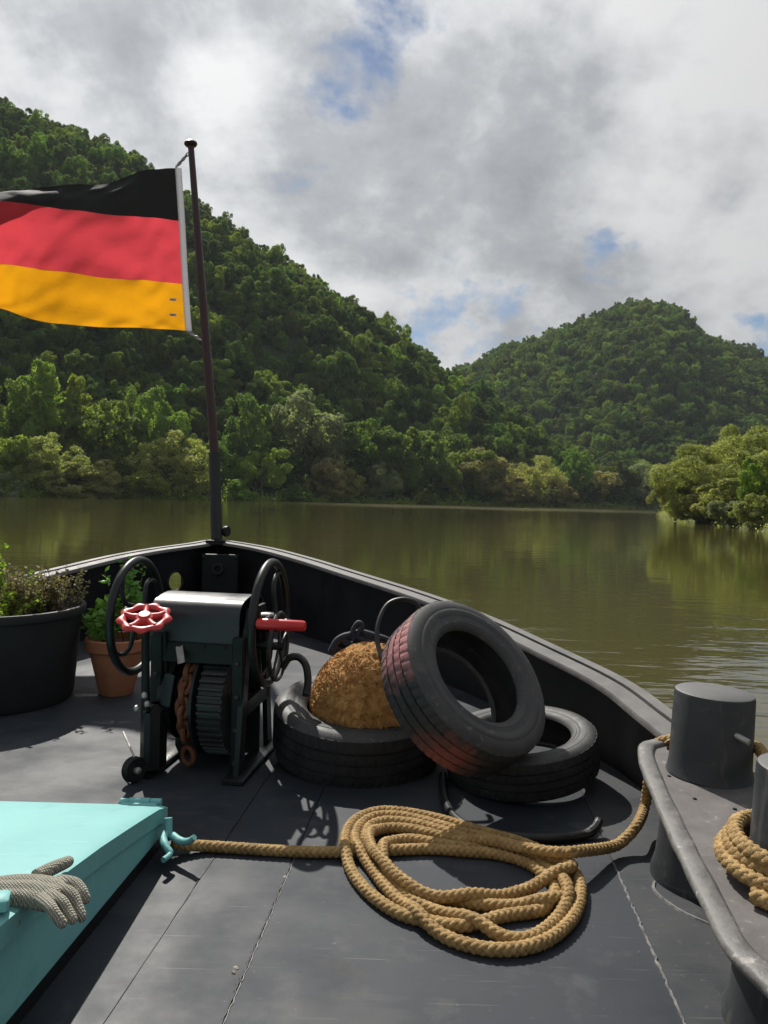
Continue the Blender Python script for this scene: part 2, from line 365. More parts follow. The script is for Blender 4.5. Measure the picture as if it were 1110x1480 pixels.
    def build(s, name, m, parent=None, smooth=True, sharp=40, tint=None):
        off = rootloc(parent) if parent else Vector((0, 0, 0))
        V = np.array(s.v, dtype=np.float32) - np.array(off, dtype=np.float32)
        me = mesh_np(name, V, s.f, smooth, sharp, tint)
        return link(name, me, m, parent)
def link(name, me, m, parent=None):
    o = bpy.data.objects.new(name, me); col.objects.link(o)
    if m and not me.materials: me.materials.append(MATS[m])
    if parent: o.parent = parent
    return o
def catmull(P, n=8, closed=False):
    P = [Vector(p) for p in P]; out = []; N_ = len(P)
    rngi = range(N_ if closed else N_ - 1)
    for i in rngi:
        g = lambda k: P[k % N_] if closed else P[max(0, min(N_ - 1, k))]
        p0, p1, p2, p3 = g(i - 1), g(i), g(i + 1), g(i + 2)
        for k in range(n):
            t = k / n
            out.append(.5 * (2 * p1 + (p2 - p0) * t + (2 * p0 - 5 * p1 + 4 * p2 - p3) * t * t + (3 * p1 - p0 - 3 * p2 + p3) * t ** 3))
    if not closed: out.append(P[-1])
    return out
def resample(path, step):
    P = np.array([tuple(p) for p in path]); d = np.r_[0, np.cumsum(np.linalg.norm(np.diff(P, axis=0), axis=1))]
    n = max(2, int(round(d[-1] / step)) + 1); s = np.linspace(0, d[-1], n)
    return np.c_[[np.interp(s, d, P[:, k]) for k in range(3)]].T

# ------------------------------------------------------------------ setting: river, hills, banks
w = mesh_np('river', [(-3000, -300, WATER), (3000, -300, WATER), (3000, 4000, WATER), (-3000, 4000, WATER)], [(0, 1, 2, 3)], False)
tag(link('river', w, 'water'), 'calm olive brown river reflecting the hills', kind='structure')

def lin(tab): a = np.array(tab, float); return a[:, 0], a
HL = np.array([(-1400, 40, 150, 560), (-600, 90, 160, 560), (0, 164, 195, 520), (60, 181, 200, 515), (130, 208, 208, 508), (215, 251, 218, 500), (290, 303, 229, 490),
    (400, 367, 250, 480), (500, 427, 270, 470), (580, 478, 290, 462), (620, 508, 300, 457), (680, 548, 315, 450), (740, 588, 330, 444), (800, 628, 348, 436),
    (850, 660, 365, 430), (900, 695, 385, 440), (960, 722, 410, 450)], float)
HR = np.array([(420, 620, 470, 760), (560, 575, 470, 800), (640, 545, 470, 830), (680, 526, 470, 850), (720, 500, 470, 850), (790, 483, 470, 850), (850, 458, 470, 850), (900, 440, 470, 850),
    (940, 434, 468, 850), (985, 447, 466, 850), (1012, 482, 464, 850), (1040, 494, 462, 850), (1110, 520, 460, 850), (1250, 545, 450, 850), (1700, 560, 400, 850)], float)
def hill_tab(H, tree):
    rows = []
    for px, py, yb, yr in H:
        v = ray(px, py); rows.append((v.x, yb, yr, CAM_Z + v.z * yr - tree))
    return np.array(rows)
TL, TR = hill_tab(HL, 13.0), hill_tab(HR, 11.0)
def hill_z(T, x, y, seed, bench):
    a = x / y; yb = np.interp(a, T[:, 0], T[:, 1]); yr = np.interp(a, T[:, 0], T[:, 2]); zr = np.interp(a, T[:, 0], T[:, 3])
    t = (y - yb) / (yr - yb)
    tt = max(0.0, min(1.0, (t - bench) / (1 - bench)))
    p = .35 * tt + .65 * math.sin(tt * math.pi / 2) ** 1.25
    if t > 1: p = 1 - .55 * (t - 1)
    n = mnoise.fractal(Vector((x * .011, y * .011, seed)), 1.0, 2.0, 4) * 9 + mnoise.noise(Vector((x * .0042, y * .003, seed + 5))) * 16
    env = math.sin(math.pi * max(0, min(1, t))) if t < 1 else 0
    base = WATER + (1.0 if t >= .01 else -2.0)
    return base + p * max(0, zr - base) + n * env * min(1, max(0, zr) / 60), t
def hill_mesh(name, T, a0, a1, na, seed, bench, label):
    A = np.linspace(a0, a1, na); TT = np.r_[-.03, 0, .01, np.linspace(.03, 1.0, 44), 1.15, 1.4, 1.9]; V = []; Fs = []
    for a in A:
        yb = np.interp(a, T[:, 0], T[:, 1]); yr = np.interp(a, T[:, 0], T[:, 2])
        for t in TT:
            y = yb + (yr - yb) * t; z, _ = hill_z(T, a * y, y, seed, bench); V.append((a * y, y, z if t > 0 else WATER - 2))
    n = len(TT)
    for i in range(na - 1):
        for j in range(n - 1): Fs.append((i * n + j, (i + 1) * n + j, (i + 1) * n + j + 1, i * n + j + 1))
    o = link(name, mesh_np(name, V, Fs), 'hillside'); tag(o, label, kind='structure'); return o
hill_mesh('hill', TL, TL[0, 0], TL[-1, 0], 110, 3.0, .07, 'steep wooded hillside rising from the left bank')
hill_mesh('hill', TR, TR[0, 0], TR[-1, 0], 100, 9.0, .04, 'rounded wooded hill with rocky crest beyond the river bend')
# low right bank
bankpts = [(60, 8), (41, 55), (38.5, 74), (42, 92), (46, 112), (50.5, 130), (58, 160), (80, 215), (160, 330), (420, 330), (420, 8)]
V = [(x, y, WATER + .55) for x, y in bankpts] + [(x - (3 if x < 300 else 0), y - 1, WATER - 1.5) for x, y in bankpts]; n = len(bankpts)
o = link('river_bank', mesh_np('river_bank', V, [tuple(range(n - 1, -1, -1))] + [(k, (k + 1) % n, n + (k + 1) % n, n + k) for k in range(n)]), 'river_bank')
tag(o, 'low grassy bank under the willows on the right', kind='structure')

# ------------------------------------------------------------------ trees: unit crowns (height 1, width 1) scaled to size
def unit_tree(name, seed, kind, nleaf, leaf):
    g = np.random.default_rng(seed); lobes = []
    if kind == 'round':   cz, rz, rx, nl, base = .56, .40, .40, 15, .10
    elif kind == 'tall':  cz, rz, rx, nl, base = .54, .44, .36, 16, .06
    elif kind == 'point': cz, rz, rx, nl, base = .47, .50, .44, 22, .02
    elif kind == 'willow': cz, rz, rx, nl, base = .46, .48, .42, 26, -.02
    else:                 cz, rz, rx, nl, base = .44, .50, .42, 18, -.02
    for k in range(nl):
        while True:
            p = g.uniform(-1, 1, 3)
            if .3 < np.linalg.norm(p) < 1: break
        sx = rx * (1.05 - .9 * (p[2] * .5 + .5)) if kind == 'point' else rx
        c = np.array((p[0] * sx * .9, p[1] * sx * .9, cz + p[2] * rz * .78))
        r = g.uniform(.12, .21) * (1.0 if kind != 'point' else (1.2 - .8 * (p[2] * .5 + .5)))
        lobes.append((c, r))
    C0 = np.array([l[0] for l in lobes]); R0 = np.array([l[1] for l in lobes])
    # each lobe carries smaller clumps on its skin
    sub = []; par = []
    for i_, (c, r) in enumerate(lobes):
        for q in range(9):
            d = g.normal(size=3); d /= np.linalg.norm(d)
            sub.append(np.r_[c + d * r * g.uniform(.55, .95), r * g.uniform(.26, .46)]); par.append(i_)
    S = np.array(sub); C = S[:, :3]; Rr = S[:, 3]; par = np.array(par); ns = len(S)
    M_ = int(nleaf * 2.6)
    idx = g.choice(ns, M_, p=Rr ** 2 / np.sum(Rr ** 2))
    nrm = g.normal(size=(M_, 3)); nrm[:, 2] += .25; nrm /= np.linalg.norm(nrm, axis=1)[:, None]
    P = C[idx] + nrm * (Rr[idx] * (1 + g.normal(0, .16, M_)))[:, None]
    keep = np.ones(M_, bool)
    for c, r in lobes: keep &= ~(np.linalg.norm(P - c, axis=1) < r * .70) | (g.random(M_) < .08)
    keep &= P[:, 2] > base
    P = P[keep][:nleaf]; nn = nrm[keep][:nleaf]; li = idx[keep][:nleaf]
    n = len(P)
    out_ = P - C0[par[li]]; out_ /= np.linalg.norm(out_, axis=1)[:, None]
    q = nn * .6 + out_ * .6 + g.normal(0, .5, (n, 3)); q /= np.linalg.norm(q, axis=1)[:, None]
    t = g.normal(size=(n, 3))
    if kind == 'willow': t = t * .6 + np.array((0, 0, -.8)) + nn * .5
    u = t - q * np.sum(t * q, axis=1)[:, None]; u /= np.linalg.norm(u, axis=1)[:, None]; v = np.cross(q, u)
    s = leaf * g.uniform(.55, 1.25, n)[:, None]; asp = .42 if kind == 'willow' else .72
    fold = q * s * .18
    V = np.stack([P - u * s, P + v * s * asp * g.uniform(.7, 1.1, (n, 1)) + fold, P + u * s * g.uniform(.8, 1.2, (n, 1)), P - v * s * asp + fold], 1).reshape(-1, 3)
    Fq = np.arange(4 * n).reshape(-1, 4)
    lob = g.random(nl); sb = g.random(ns); tint = np.clip(.35 * lob[par[li]] + .30 * sb[li] + .35 * g.random(n), 0, 1)
    crown = mesh_np(name + '_crown', V, Fq, False, tint=tint)
    m = MB()
    lean = g.normal(0, .02, 2)
    m.tube([(0, 0, -.03), (lean[0], lean[1], .25), (lean[0] * 2, lean[1] * 2, .5), (lean[0] * 3, lean[1] * 3, .75)], [.030, .022, .015, .006], 6)
    for k in g.choice(nl, 7, replace=False):
        c = lobes[k][0]; z0 = g.uniform(.2, .45)
        m.tube([(lean[0], lean[1], z0), tuple((np.array((lean[0], lean[1], z0)) + c) / 2 + np.array((0, 0, .03))), tuple(c)], [.012, .009, .004], 5)
    trunk = mesh_np(name + '_trunk', m.v, m.f); trunk.materials.append(MATS['bark'])
    return crown, trunk
UT = {}
for i in range(4): UT['round%d' % i] = unit_tree('round%d' % i, 20 + i, 'round', 11000, .0195)
for i in range(2): UT['tall%d' % i] = unit_tree('tall%d' % i, 40 + i, 'tall', 10000, .0195)
UT['point0'] = unit_tree('point0', 51, 'point', 11000, .0195)
for i in range(2): UT['willow%d' % i] = unit_tree('willow%d' % i, 60 + i, 'willow', 16000, .0185)
for i in range(3): UT['bush%d' % i] = unit_tree('bush%d' % i, 70 + i, 'bush', 10000, .0235)
UT['bigwillow0'] = unit_tree('bigwillow0', 83, 'willow', 42000, .0125)
UT['bigwillow1'] = unit_tree('bigwillow1', 84, 'willow', 42000, .0125)
UT['bigbush0'] = unit_tree('bigbush0', 86, 'bush', 24000, .0165)
UT['bigbush1'] = unit_tree('bigbush1', 87, 'bush', 24000, .0165)
UT['bigtree0'] = unit_tree('bigtree0', 85, 'round', 22000, .0155)
CM = {}
def crown_mesh(var, leafm):
    k = (var, leafm)
    if k not in CM:
        me = UT[var][0].copy(); me.materials.clear(); me.materials.append(MATS[leafm]); CM[k] = me
    return CM[k]
def place_tree(name, var, leafm, loc, wd, ht, label, cat='tree', group=None, rz=None):
    root = empty(name, loc); root.scale = (wd, wd, ht); root.rotation_euler.z = random.uniform(0, 6.28) if rz is None else rz
    tag(root, label, cat, group)
    link('trunk', UT[var][1], None, root); link('crown', crown_mesh(var, leafm), None, root)
    return root
def bank_tree(px, ytop, wpx, var, leafm, label, back=5.0, T=None, seed=3.0, bench=.07, cat='tree', name='bank_tree', over=1.12):
    T = TL if T is None else T; v = ray(px, ytop)
    d = np.interp(v.x, T[:, 0], T[:, 1]) + back
    z, _ = hill_z(T, v.x * d, d, seed, bench); z = min(z, WATER + 60)
    top = CAM_Z + v.z * d; wd = wpx * d / F * 1.05
    return place_tree(name, var, leafm, (v.x * d, d, z - .3), wd * over, (top - z) * 1.06 + .3, label, cat, 'trees and bushes along the left bank')
BT = [ # px, top y, width, shape, leaf, label, metres behind the waterline, category
 (62, 497, 95, 'point0', 'leaf_bright', 'tall light green pointed tree under the flag, left of its lower twin', 32, 'tree'),
 (112, 520, 75, 'point0', 'leaf_bright', 'smaller light green pointed tree right of the tall pointed one', 30, 'tree'),
 (18, 560, 90, 'tall0', 'leaf_mid', 'mid green tree at the left picture edge behind the olive willow', 22, 'tree'),
 (165, 572, 115, 'round0', 'leaf_mid', 'round green tree between the pointed trees and the flagpole, left one', 20, 'tree'),
 (232, 575, 88, 'round1', 'leaf_mid', 'round green tree just left of the flagpole, right of its twin', 18, 'tree'),
 (2, 622, 75, 'round2', 'leaf_bright', 'bright green tree cut by the left picture edge at the water', 7, 'tree'),
 (72, 632, 100, 'willow0', 'leaf_olive', 'domed olive willow above the bank at far left', 8, 'willow'),
 (12, 682, 62, 'bush0', 'leaf_grey', 'pale grey green shrub at the water by the left picture edge', 2, 'shrub'),
 (100, 668, 95, 'bush1', 'leaf_olive', 'olive shrub below the domed willow at far left', 3, 'shrub'),
 (150, 664, 62, 'bush2', 'leaf_olive', 'tawny olive shrub right of the domed willow', 3, 'shrub'),
 (205, 680, 78, 'bush0', 'leaf_bright', 'low bright green spreading shrub left of the big feathery willow', 1.5, 'shrub'),
 (248, 630, 108, 'willow1', 'leaf_olive', 'big feathery olive willow immediately left of the flagpole', 6, 'willow'),
 (295, 640, 60, 'tall1', 'leaf_mid', 'green tree partly behind the flagpole at the waterline', 7, 'tree'),
 (346, 693, 48, 'bush1', 'leaf_bright', 'low bright green shrub just right of the flagpole', 2, 'shrub'),
 (381, 640, 70, 'round3', 'leaf_bright', 'compact round bright green tree right of the flagpole', 7, 'tree'),
 (428, 699, 52, 'bush2', 'leaf_mid', 'low green shrub right of the compact round tree', 2, 'shrub'),
 (352, 580, 80, 'tall0', 'leaf_dark', 'dark tree rising behind the compact round tree', 20, 'tree'),
 (478, 662, 62, 'bush0', 'leaf_brown', 'brownish shrub at the waterline, leftmost of the brown ones', 4, 'shrub'),
 (440, 578, 110, 'round1', 'leaf_grey', 'broad grey green tree up behind the leftmost brown shrub', 22, 'tree'),
 (505, 678, 44, 'bush1', 'leaf_olive', 'small olive shrub right of the leftmost brown shrub', 3, 'shrub'),
 (552, 672, 52, 'willow0', 'leaf_grey', 'small pale grey willow at the waterline mid picture', 4, 'willow'),
 (520, 605, 100, 'round2', 'leaf_mid', 'mid green tree behind the small pale willow', 16, 'tree'),
 (572, 610, 90, 'round0', 'leaf_mid', 'rounded green tree right of the mid green one behind the pale willow', 15, 'tree'),
 (628, 625, 95, 'tall1', 'leaf_dark', 'dark upright tree at the bank behind the tiny waterside bush', 10, 'tree'),
 (616, 706, 32, 'bush2', 'leaf_mid', 'tiny rounded bush alone at the waterline mid picture', 1, 'shrub'),
 (672, 640, 85, 'round3', 'leaf_mid', 'green tree at the bank left of the tree with brown top', 10, 'tree'),
 (705, 655, 80, 'round1', 'leaf_brown', 'tree with brownish crown on the bank right of middle', 9, 'tree'),
 (735, 686, 55, 'bush0', 'leaf_brown', 'brown shrub at the waterline below the brownish crown', 3, 'shrub'),
 (770, 664, 75, 'willow1', 'leaf_olive', 'olive willow on the bank beneath the foot of the ridge', 7, 'willow'),
 (806, 690, 48, 'bush1', 'leaf_brown', 'brown shrub right of the olive willow under the ridge', 3, 'shrub'),
 (828, 655, 52, 'tall0', 'leaf_mid', 'narrow green tree at the foot of the ridge', 8, 'tree'),
 (865, 678, 62, 'round2', 'leaf_brown', 'brown olive tree at the far end of the left bank', 6, 'tree'),
 (892, 662, 60, 'round0', 'leaf_dark', 'dark tree between the brown olive tree and the silvery willow', 14, 'tree'),
 (926, 670, 62, 'willow0', 'leaf_grey', 'silvery grey willow where the river disappears behind the right bank', 8, 'willow'),
 (935, 700, 38, 'bush2', 'leaf_brown', 'small brownish shrub at the foot of the silvery willow', 4, 'shrub'),
]
for px, yt, wp, var, lm, lab, back, cat in BT:
    bank_tree(px, yt, wp, var, lm, lab, back, cat=cat, name={'tree': 'bank_tree', 'willow': 'willow_tree', 'shrub': 'bank_shrub'}[cat], over=1.18)

def right_tree(px, ytop, wpx, d, var, lm, label, cat, name, over=1.15):
    top = atd(px, ytop, d); z = WATER + .3
    place_tree(name, var, lm, (top.x, d, z), wpx * d / F * over, (top.z - z) * 1.04, label, cat, 'trees on the right bank')
right_tree(1014, 640, 140, 108, 'bigwillow0', 'leaf_willow', 'large golden olive willow leaning over the water on the right bank', 'willow', 'willow_tree')
right_tree(1085, 609, 135, 114, 'bigwillow1', 'leaf_willow', 'tall golden willow cut by the right picture edge', 'willow', 'willow_tree')
right_tree(1106, 655, 66, 92, 'bigtree0', 'leaf_bright', 'bright green leafy tree at the right picture edge between the willows', 'tree', 'bank_tree')
right_tree(978, 682, 62, 112, 'bigwillow1', 'leaf_willow', 'smaller olive willow hanging lowest over the water at right', 'willow', 'willow_tree')
right_tree(1050, 676, 90, 98, 'bigbush0', 'leaf_willow', 'golden olive bush in front of the large golden willow', 'shrub', 'bank_shrub')
right_tree(1012, 708, 70, 104, 'bigbush1', 'leaf_willow', 'low olive bush at the water under the large golden willow', 'shrub', 'bank_shrub')
right_tree(1058, 716, 58, 90, 'bigbush0', 'leaf_grey', 'grey green bush at the water left of the nearest olive bush', 'shrub', 'bank_shrub')
right_tree(1100, 708, 66, 82, 'bigbush1', 'leaf_olive', 'olive waterside bush nearest the camera at the right picture edge', 'shrub', 'bank_shrub')
right_tree(1165, 640, 130, 92, 'bigwillow0', 'leaf_willow', 'golden willow barely showing beyond the right picture edge', 'willow', 'willow_tree')

# wood on the hills: the largest-looking trees one by one, the rest as one mass
def wood_points(T, xs, ys, step, seed, bench, tmin, tmax):
    g = np.random.default_rng(int(seed)); out = []
    for y in np.arange(ys[0], ys[1], step):
        for x in np.arange(xs[0], xs[1], step):
            X = x + g.uniform(-.45, .45) * step; Y = y + g.uniform(-.45, .45) * step; a = X / Y
            if a < T[0, 0] or a > T[-1, 0] or a < -1.0 or a > .72: continue
            z, t = hill_z(T, X, Y, seed, bench)
            if t < tmin or t > tmax: continue
            out.append((X, Y, z, t, a))
    return out
kinds = [('round0', 'leaf_dark'), ('round1', 'leaf_dark'), ('round2', 'leaf_mid'), ('round3', 'leaf_dark'), ('tall0', 'leaf_mid'), ('tall1', 'leaf_dark'), ('round0', 'leaf_mid'), ('round3', 'leaf_bright'), ('point0', 'leaf_dark')]
kw = np.array([.14, .14, .15, .12, .10, .08, .13, .10, .04]); kw /= kw.sum()
g = np.random.default_rng(77)
left_wood = wood_points(TL, (-560, 200), (160, 580), 7.0, 3.0, .07, .07, 1.12)
far_wood = wood_points(TR, (-20, 620), (465, 900), 7.4, 9.0, .04, .0, 1.08)
trees = []
for (X, Y, z, t, a) in left_wood + far_wood:
    k = g.choice(len(kinds), p=kw); wd = (g.uniform(7.5, 12.5) if g.random() < .7 else g.uniform(12, 18.5)) * (1.0 if Y < 460 or Y > 700 else .95); ht = wd * g.uniform(.8, 1.35)
    trees.append((X, Y, z - ht * .12 - (1.0 if wd > 15 else 0), wd, ht, k, g.uniform(0, 6.28), wd / Y, a))
nl = len(left_wood)
order = sorted([i for i in range(nl) if -.51 < trees[i][8] < .34], key=lambda i: -trees[i][7])[:255]
single = set(order)
names = {'leaf_dark': 'dark green broadleaf tree in the left hillside wood,',
         'leaf_mid': 'mid green broadleaf tree in the left hillside wood,',
         'leaf_bright': 'yellow green broadleaf tree in the left hillside wood,'}
def zone(X, Y, z):
    px = 555 + F * X / Y; py = 711 - F * (z + 8 - CAM_Z) / Y
    side = 'left of the flagpole' if px < 300 else 'right of the flagpole' if px < 460 else 'above mid picture' if px < 640 else 'near the ridge foot'
    return (' low down ' if py > 600 else ' halfway up ' if py > 470 else ' high up ') + side
for i in order:
    X, Y, z, wd, ht, k, rz, _, _ = trees[i]; var, lm = kinds[k]
    place_tree('hillside_tree', var, lm, (X, Y, z), wd, ht, names[lm] + zone(X, Y, z), 'tree', 'trees of the wood on the left hillside', rz)
src = bpy.data.collections.new('forest_source')       # the tree shapes the far wood is made of
for k, (var, lm) in enumerate(kinds):
    o = bpy.data.objects.new('tree_%d' % k, crown_mesh(var, lm)); src.objects.link(o)
rest = [tr for i, tr in enumerate(trees) if i not in single]
def forest(name, rest, label):
    me = bpy.data.meshes.new(name); me.vertices.add(len(rest)); me.vertices.foreach_set('co', np.array([r[:3] for r in rest], np.float32).ravel())
    a = me.attributes.new('sc', 'FLOAT_VECTOR', 'POINT'); a.data.foreach_set('vector', np.array([(r[3], r[3], r[4]) for r in rest], np.float32).ravel())
    a = me.attributes.new('rot', 'FLOAT_VECTOR', 'POINT'); a.data.foreach_set('vector', np.array([(0, 0, r[6]) for r in rest], np.float32).ravel())
    a = me.attributes.new('idx', 'INT', 'POINT'); a.data.foreach_set('value', np.array([r[5] for r in rest], np.int32))
    o = bpy.data.objects.new(name, me); col.objects.link(o); tag(o, label, 'wood', kind='stuff')
    ng = bpy.data.node_groups.new(name, 'GeometryNodeTree')
    ng.interface.new_socket('Geometry', in_out='INPUT', socket_type='NodeSocketGeometry'); ng.interface.new_socket('Geometry', in_out='OUTPUT', socket_type='NodeSocketGeometry')
    N = ng.nodes; L = ng.links; gi = N.new('NodeGroupInput'); go = N.new('NodeGroupOutput')
    ip = N.new('GeometryNodeInstanceOnPoints'); ci = N.new('GeometryNodeCollectionInfo'); ci.inputs['Collection'].default_value = src
    ci.inputs['Separate Children'].default_value = True; ci.inputs['Reset Children'].default_value = True
    def na(nm, t):
        n = N.new('GeometryNodeInputNamedAttribute'); n.data_type = t; n.inputs[0].default_value = nm; return n.outputs[0]
    L.new(gi.outputs[0], ip.inputs['Points']); L.new(ci.outputs[0], ip.inputs['Instance']); ip.inputs['Pick Instance'].default_value = True
    L.new(na('idx', 'INT'), ip.inputs['Instance Index']); L.new(na('sc', 'FLOAT_VECTOR'), ip.inputs['Scale'])
    er = N.new('FunctionNodeEulerToRotation'); L.new(na('rot', 'FLOAT_VECTOR'), er.inputs[0]); L.new(er.outputs[0], ip.inputs['Rotation'])
    L.new(ip.outputs[0], go.inputs[0])
    md = o.modifiers.new('wood', 'NODES'); md.node_group = ng
g = np.random.default_rng(8); flat = []
for y in np.arange(30, 320, 10.5):
    for x in np.arange(52, 330, 10.5):
        X, Y = x + g.uniform(-4, 4), y + g.uniform(-4, 4)
        if X / Y > .56 and X > np.interp(Y, [p[1] for p in bankpts[1:9]], [p[0] for p in bankpts[1:9]]) + 6:
            wd = g.uniform(9, 15); flat.append((X, Y, WATER + .2, wd, wd * g.uniform(.8, 1.1), g.choice([2, 4, 6, 7]), g.uniform(0, 6.28)))
forest('forest', rest + flat, 'dense mixed forest on the far hill and along the ridge')

# undergrowth hanging over the waterline
def undergrowth(name, pts, size, n, leafm, label):
    P = []; 
    g = np.random.default_rng(5)
    for (x, y) in pts:
        hf = g.choice([.4, .7, 1.0, 1.9])
        P.append(np.c_[x + g.normal(0, size[0], n), y + g.normal(0, size[1], n), WATER + np.abs(g.normal(0, size[2] * hf, n))])
    P = np.concatenate(P); n = len(P); q = g.normal(size=(n, 3)) + np.array((0, -.4, .6)); q /= np.linalg.norm(q, axis=1)[:, None]
    u = np.cross(q, g.normal(size=(n, 3))); u /= np.linalg.norm(u, axis=1)[:, None]; v = np.cross(q, u); s = size[3] * g.uniform(.5, 1.3, (n, 1))
    V = np.stack([P - u * s, P + v * s * .6, P + u * s, P - v * s * .6], 1).reshape(-1, 3)
    o = link(name, mesh_np(name, V, np.arange(4 * n).reshape(-1, 4), False, tint=g.random(n)), leafm); tag(o, label, 'undergrowth', kind='stuff')
pl = []
for a in np.arange(-.56, .42, .0042):
    yb = np.interp(a, TL[:, 0], TL[:, 1]); pl.append((a * yb, yb + .8))
undergrowth('undergrowth', pl, (.8, 1.4, 1.5, .30), 80, 'leaf_bright', 'low green undergrowth along the left waterline')
pr = []
for i in range(1, 7):
    (x0, y0), (x1, y1) = bankpts[i], bankpts[i + 1]
    for k in range(14): pr.append((x0 + (x1 - x0) * k / 14 + .3, y0 + (y1 - y0) * k / 14))
undergrowth('undergrowth', pr, (.7, .8, .5, .13), 110, 'leaf_olive', 'olive undergrowth along the right waterline')
# ruin wall on the crest of the far hill
rp = atd(1029, 487, 842)
ruin = empty('ruin', (rp.x, rp.y, rp.z - 14)); tag(ruin, 'small stone ruin on the crest of the far hill', 'ruin')
MB().box((rp.x - 3.5, rp.y, rp.z - 7), (7, 6, 14), bev=.4).build('tower', 'ruin_stone', ruin)
MB().box((rp.x + 5.5, rp.y, rp.z - 9), (9.6, 3, 9), bev=.4).build('wall', 'ruin_stone', ruin)
# rock faces below the crest
for k, (px, py, wv, hv) in enumerate([(905, 482, 17, 13), (945, 488, 22, 16), (985, 482, 20, 14), (1003, 492, 12, 10)]):
    p = atd(px, py, 812); g2 = np.random.default_rng(100 + k)
    m = MB(); m.lathe((0, 0, 0), (0, 0, 1), [(0.01, -.5), (.42, -.42), (.5, -.1), (.46, .25), (.3, .46), (.01, .5)], 14,
        mod=lambda kk, i, r, h: (r * g2.uniform(.75, 1.2), h + g2.uniform(-.06, .06)))
    root = m.build('rock_outcrop', 'rock', None, True, 20); root.location = (p.x, p.y, p.z); root.scale = (wv, 16, hv * 1.3)
    tag(root, ['pale rock face left of the crest on the far hill', 'wide rock face below the crest on the far hill',
               'rock face right of the crest on the far hill', 'small rock face beside the ruin on the far hill'][k], 'rock', 'rock faces on the far hill')

# ------------------------------------------------------------------ the barge
def rail_pt(px, py):
    v = ray(px, py); t = 1.124 / (.087 - v.z); return Vector((v.x * t, t, .076 + .087 * t))
starb = [rail_pt(*p) for p in ((334, 783), (393, 793), (455, 809), (517, 828), (620, 860), (709, 893), (808, 938), (907, 986), (983, 1039))]
port = [rail_pt(*p) for p in ((292, 783), (268, 787), (210, 795), (150, 806), (60, 827), (0, 841))]
starb += [Vector((1.30, 2.3, .28)), Vector((1.36, 1.6, .24)), Vector((1.38, .6, .2)), Vector((1.38, -2.5, .2))]
port += [Vector((-3.05, 4.7, .47)), Vector((-3.5, 3.9, .40)), Vector((-3.9, 2.9, .33)), Vector((-4.1, 1.6, .26)), Vector((-4.15, -2.5, .2))]
stem = rail_pt(313, 781)
railc = catmull(list(reversed(port)) + [stem] + starb, 8)
railn = []
for i in range(len(railc)):
    t = railc[min(i + 1, len(railc) - 1)] - railc[max(i - 1, 0)]; nrm = Vector((t.y, -t.x, 0)).normalized()   # points outboard/right of travel
    railn.append(-(-nrm))
# travel runs aft(port) -> stem -> aft(starboard): right of travel is inboard
def off(i, inward, z=None):
    p = railc[i] + railn[i] * inward; return Vector((p.x, p.y, railc[i].z if z is None else z))
def sweep(m, secs, i0=0, i1=None, closed=True):
    """secs: list of (inward, dz) cross-section points"""
    i1 = len(railc) - 1 if i1 is None else i1; V = []; k = len(secs)
    for i in range(i0, i1 + 1):
        for (a, dz) in secs: p = off(i, a); V.append((p.x, p.y, p.z + dz if not isinstance(dz, str) else float(dz)))
    Fs = []; n = i1 - i0 + 1
    for i in range(n - 1):
        for j in range(k if closed else k - 1):
            q = (j + 1) % k; Fs.append((i * k + j, (i + 1) * k + j, (i + 1) * k + q, i * k + q))
    if closed: Fs += [tuple(range(k)), tuple((n - 1) * k + j for j in range(k - 1, -1, -1))]
    m.add(V, Fs)
barge = empty('barge', (-1.4, 2.0, WATER)); tag(barge, 'black steel bow of an old barge with raised bulwark', 'barge')
# deck plates, split along the weld seams
inner = [(off(i, .075).x, off(i, .075).y) for i in range(len(railc))]
def clip(poly, nx, ny, c):
    out = []
    for k in range(len(poly)):
        a, b = poly[k], poly[(k + 1) % len(poly)]; da = a[0] * nx + a[1] * ny - c; db = b[0] * nx + b[1] * ny - c
        if da >= 0: out.append(a)
        if da * db < 0: t = da / (da - db); out.append((a[0] + (b[0] - a[0]) * t, a[1] + (b[1] - a[1]) * t))
    return out
def seam(p, q):
    d = (q - p).normalized(); n = Vector((d.y, -d.x, 0)); return (n.x, n.y, n.x * p.x + n.y * p.y, p, d)
SA = seam(at(329, 1210), at(367, 1153)); SB = seam(at(320, 1480), at(420, 1250)); SC = seam(at(985, 1470), at(890, 1255))
gap = .0015
def between(lo, hi):
    P = inner
    if lo: P = clip(P, lo[0], lo[1], lo[2] + gap)
    if hi: P = clip(P, -hi[0], -hi[1], -(hi[2] - gap))
    return P
for lo, hi, mt in ((None, SA, 'deck'), (SA, SB, 'deck'), (SB, SC, 'deck'), (SC, None, 'deck_side')):
    MB().prism(list(reversed(between(lo, hi))), -.02, 0.0).build('deck_plate', mt, barge, False)
MB().prism(list(reversed([(off(i, .1).x, off(i, .1).y) for i in range(len(railc))])), -.06, -.03).build('under_deck', 'hull', barge, False)
def bead(s, y0, y1, r, mt, name='weld_seam', k=60, seedb=1):
    g3 = np.random.default_rng(seedb); n = (s[0], s[1]); P = []; rr = []
    for i in range(k + 1):
        y = y0 + (y1 - y0) * i / k; t = (y - s[3].y) / s[4].y; p = s[3] + s[4] * t
        P.append((p.x + g3.normal(0, .0012), p.y, .0005)); rr.append(r * g3.uniform(.5, 1.3))
    MB().tube(P, rr, 6).build(name, mt, barge)
bead(SA, 1.2, 6.0, .0016, 'black_paint', seedb=2); bead(SB, 1.2, 2.54, .0034, 'black_paint', seedb=3, k=120); bead(SC, 1.2, 2.55, .0036, 'bead', seedb=4, k=120)
bead((SB[0], SB[1], SB[2] + .004, SB[3] + Vector((.005, 0, 0)), SB[4]), 1.2, 2.54, .0018, 'bead', seedb=13, k=90)
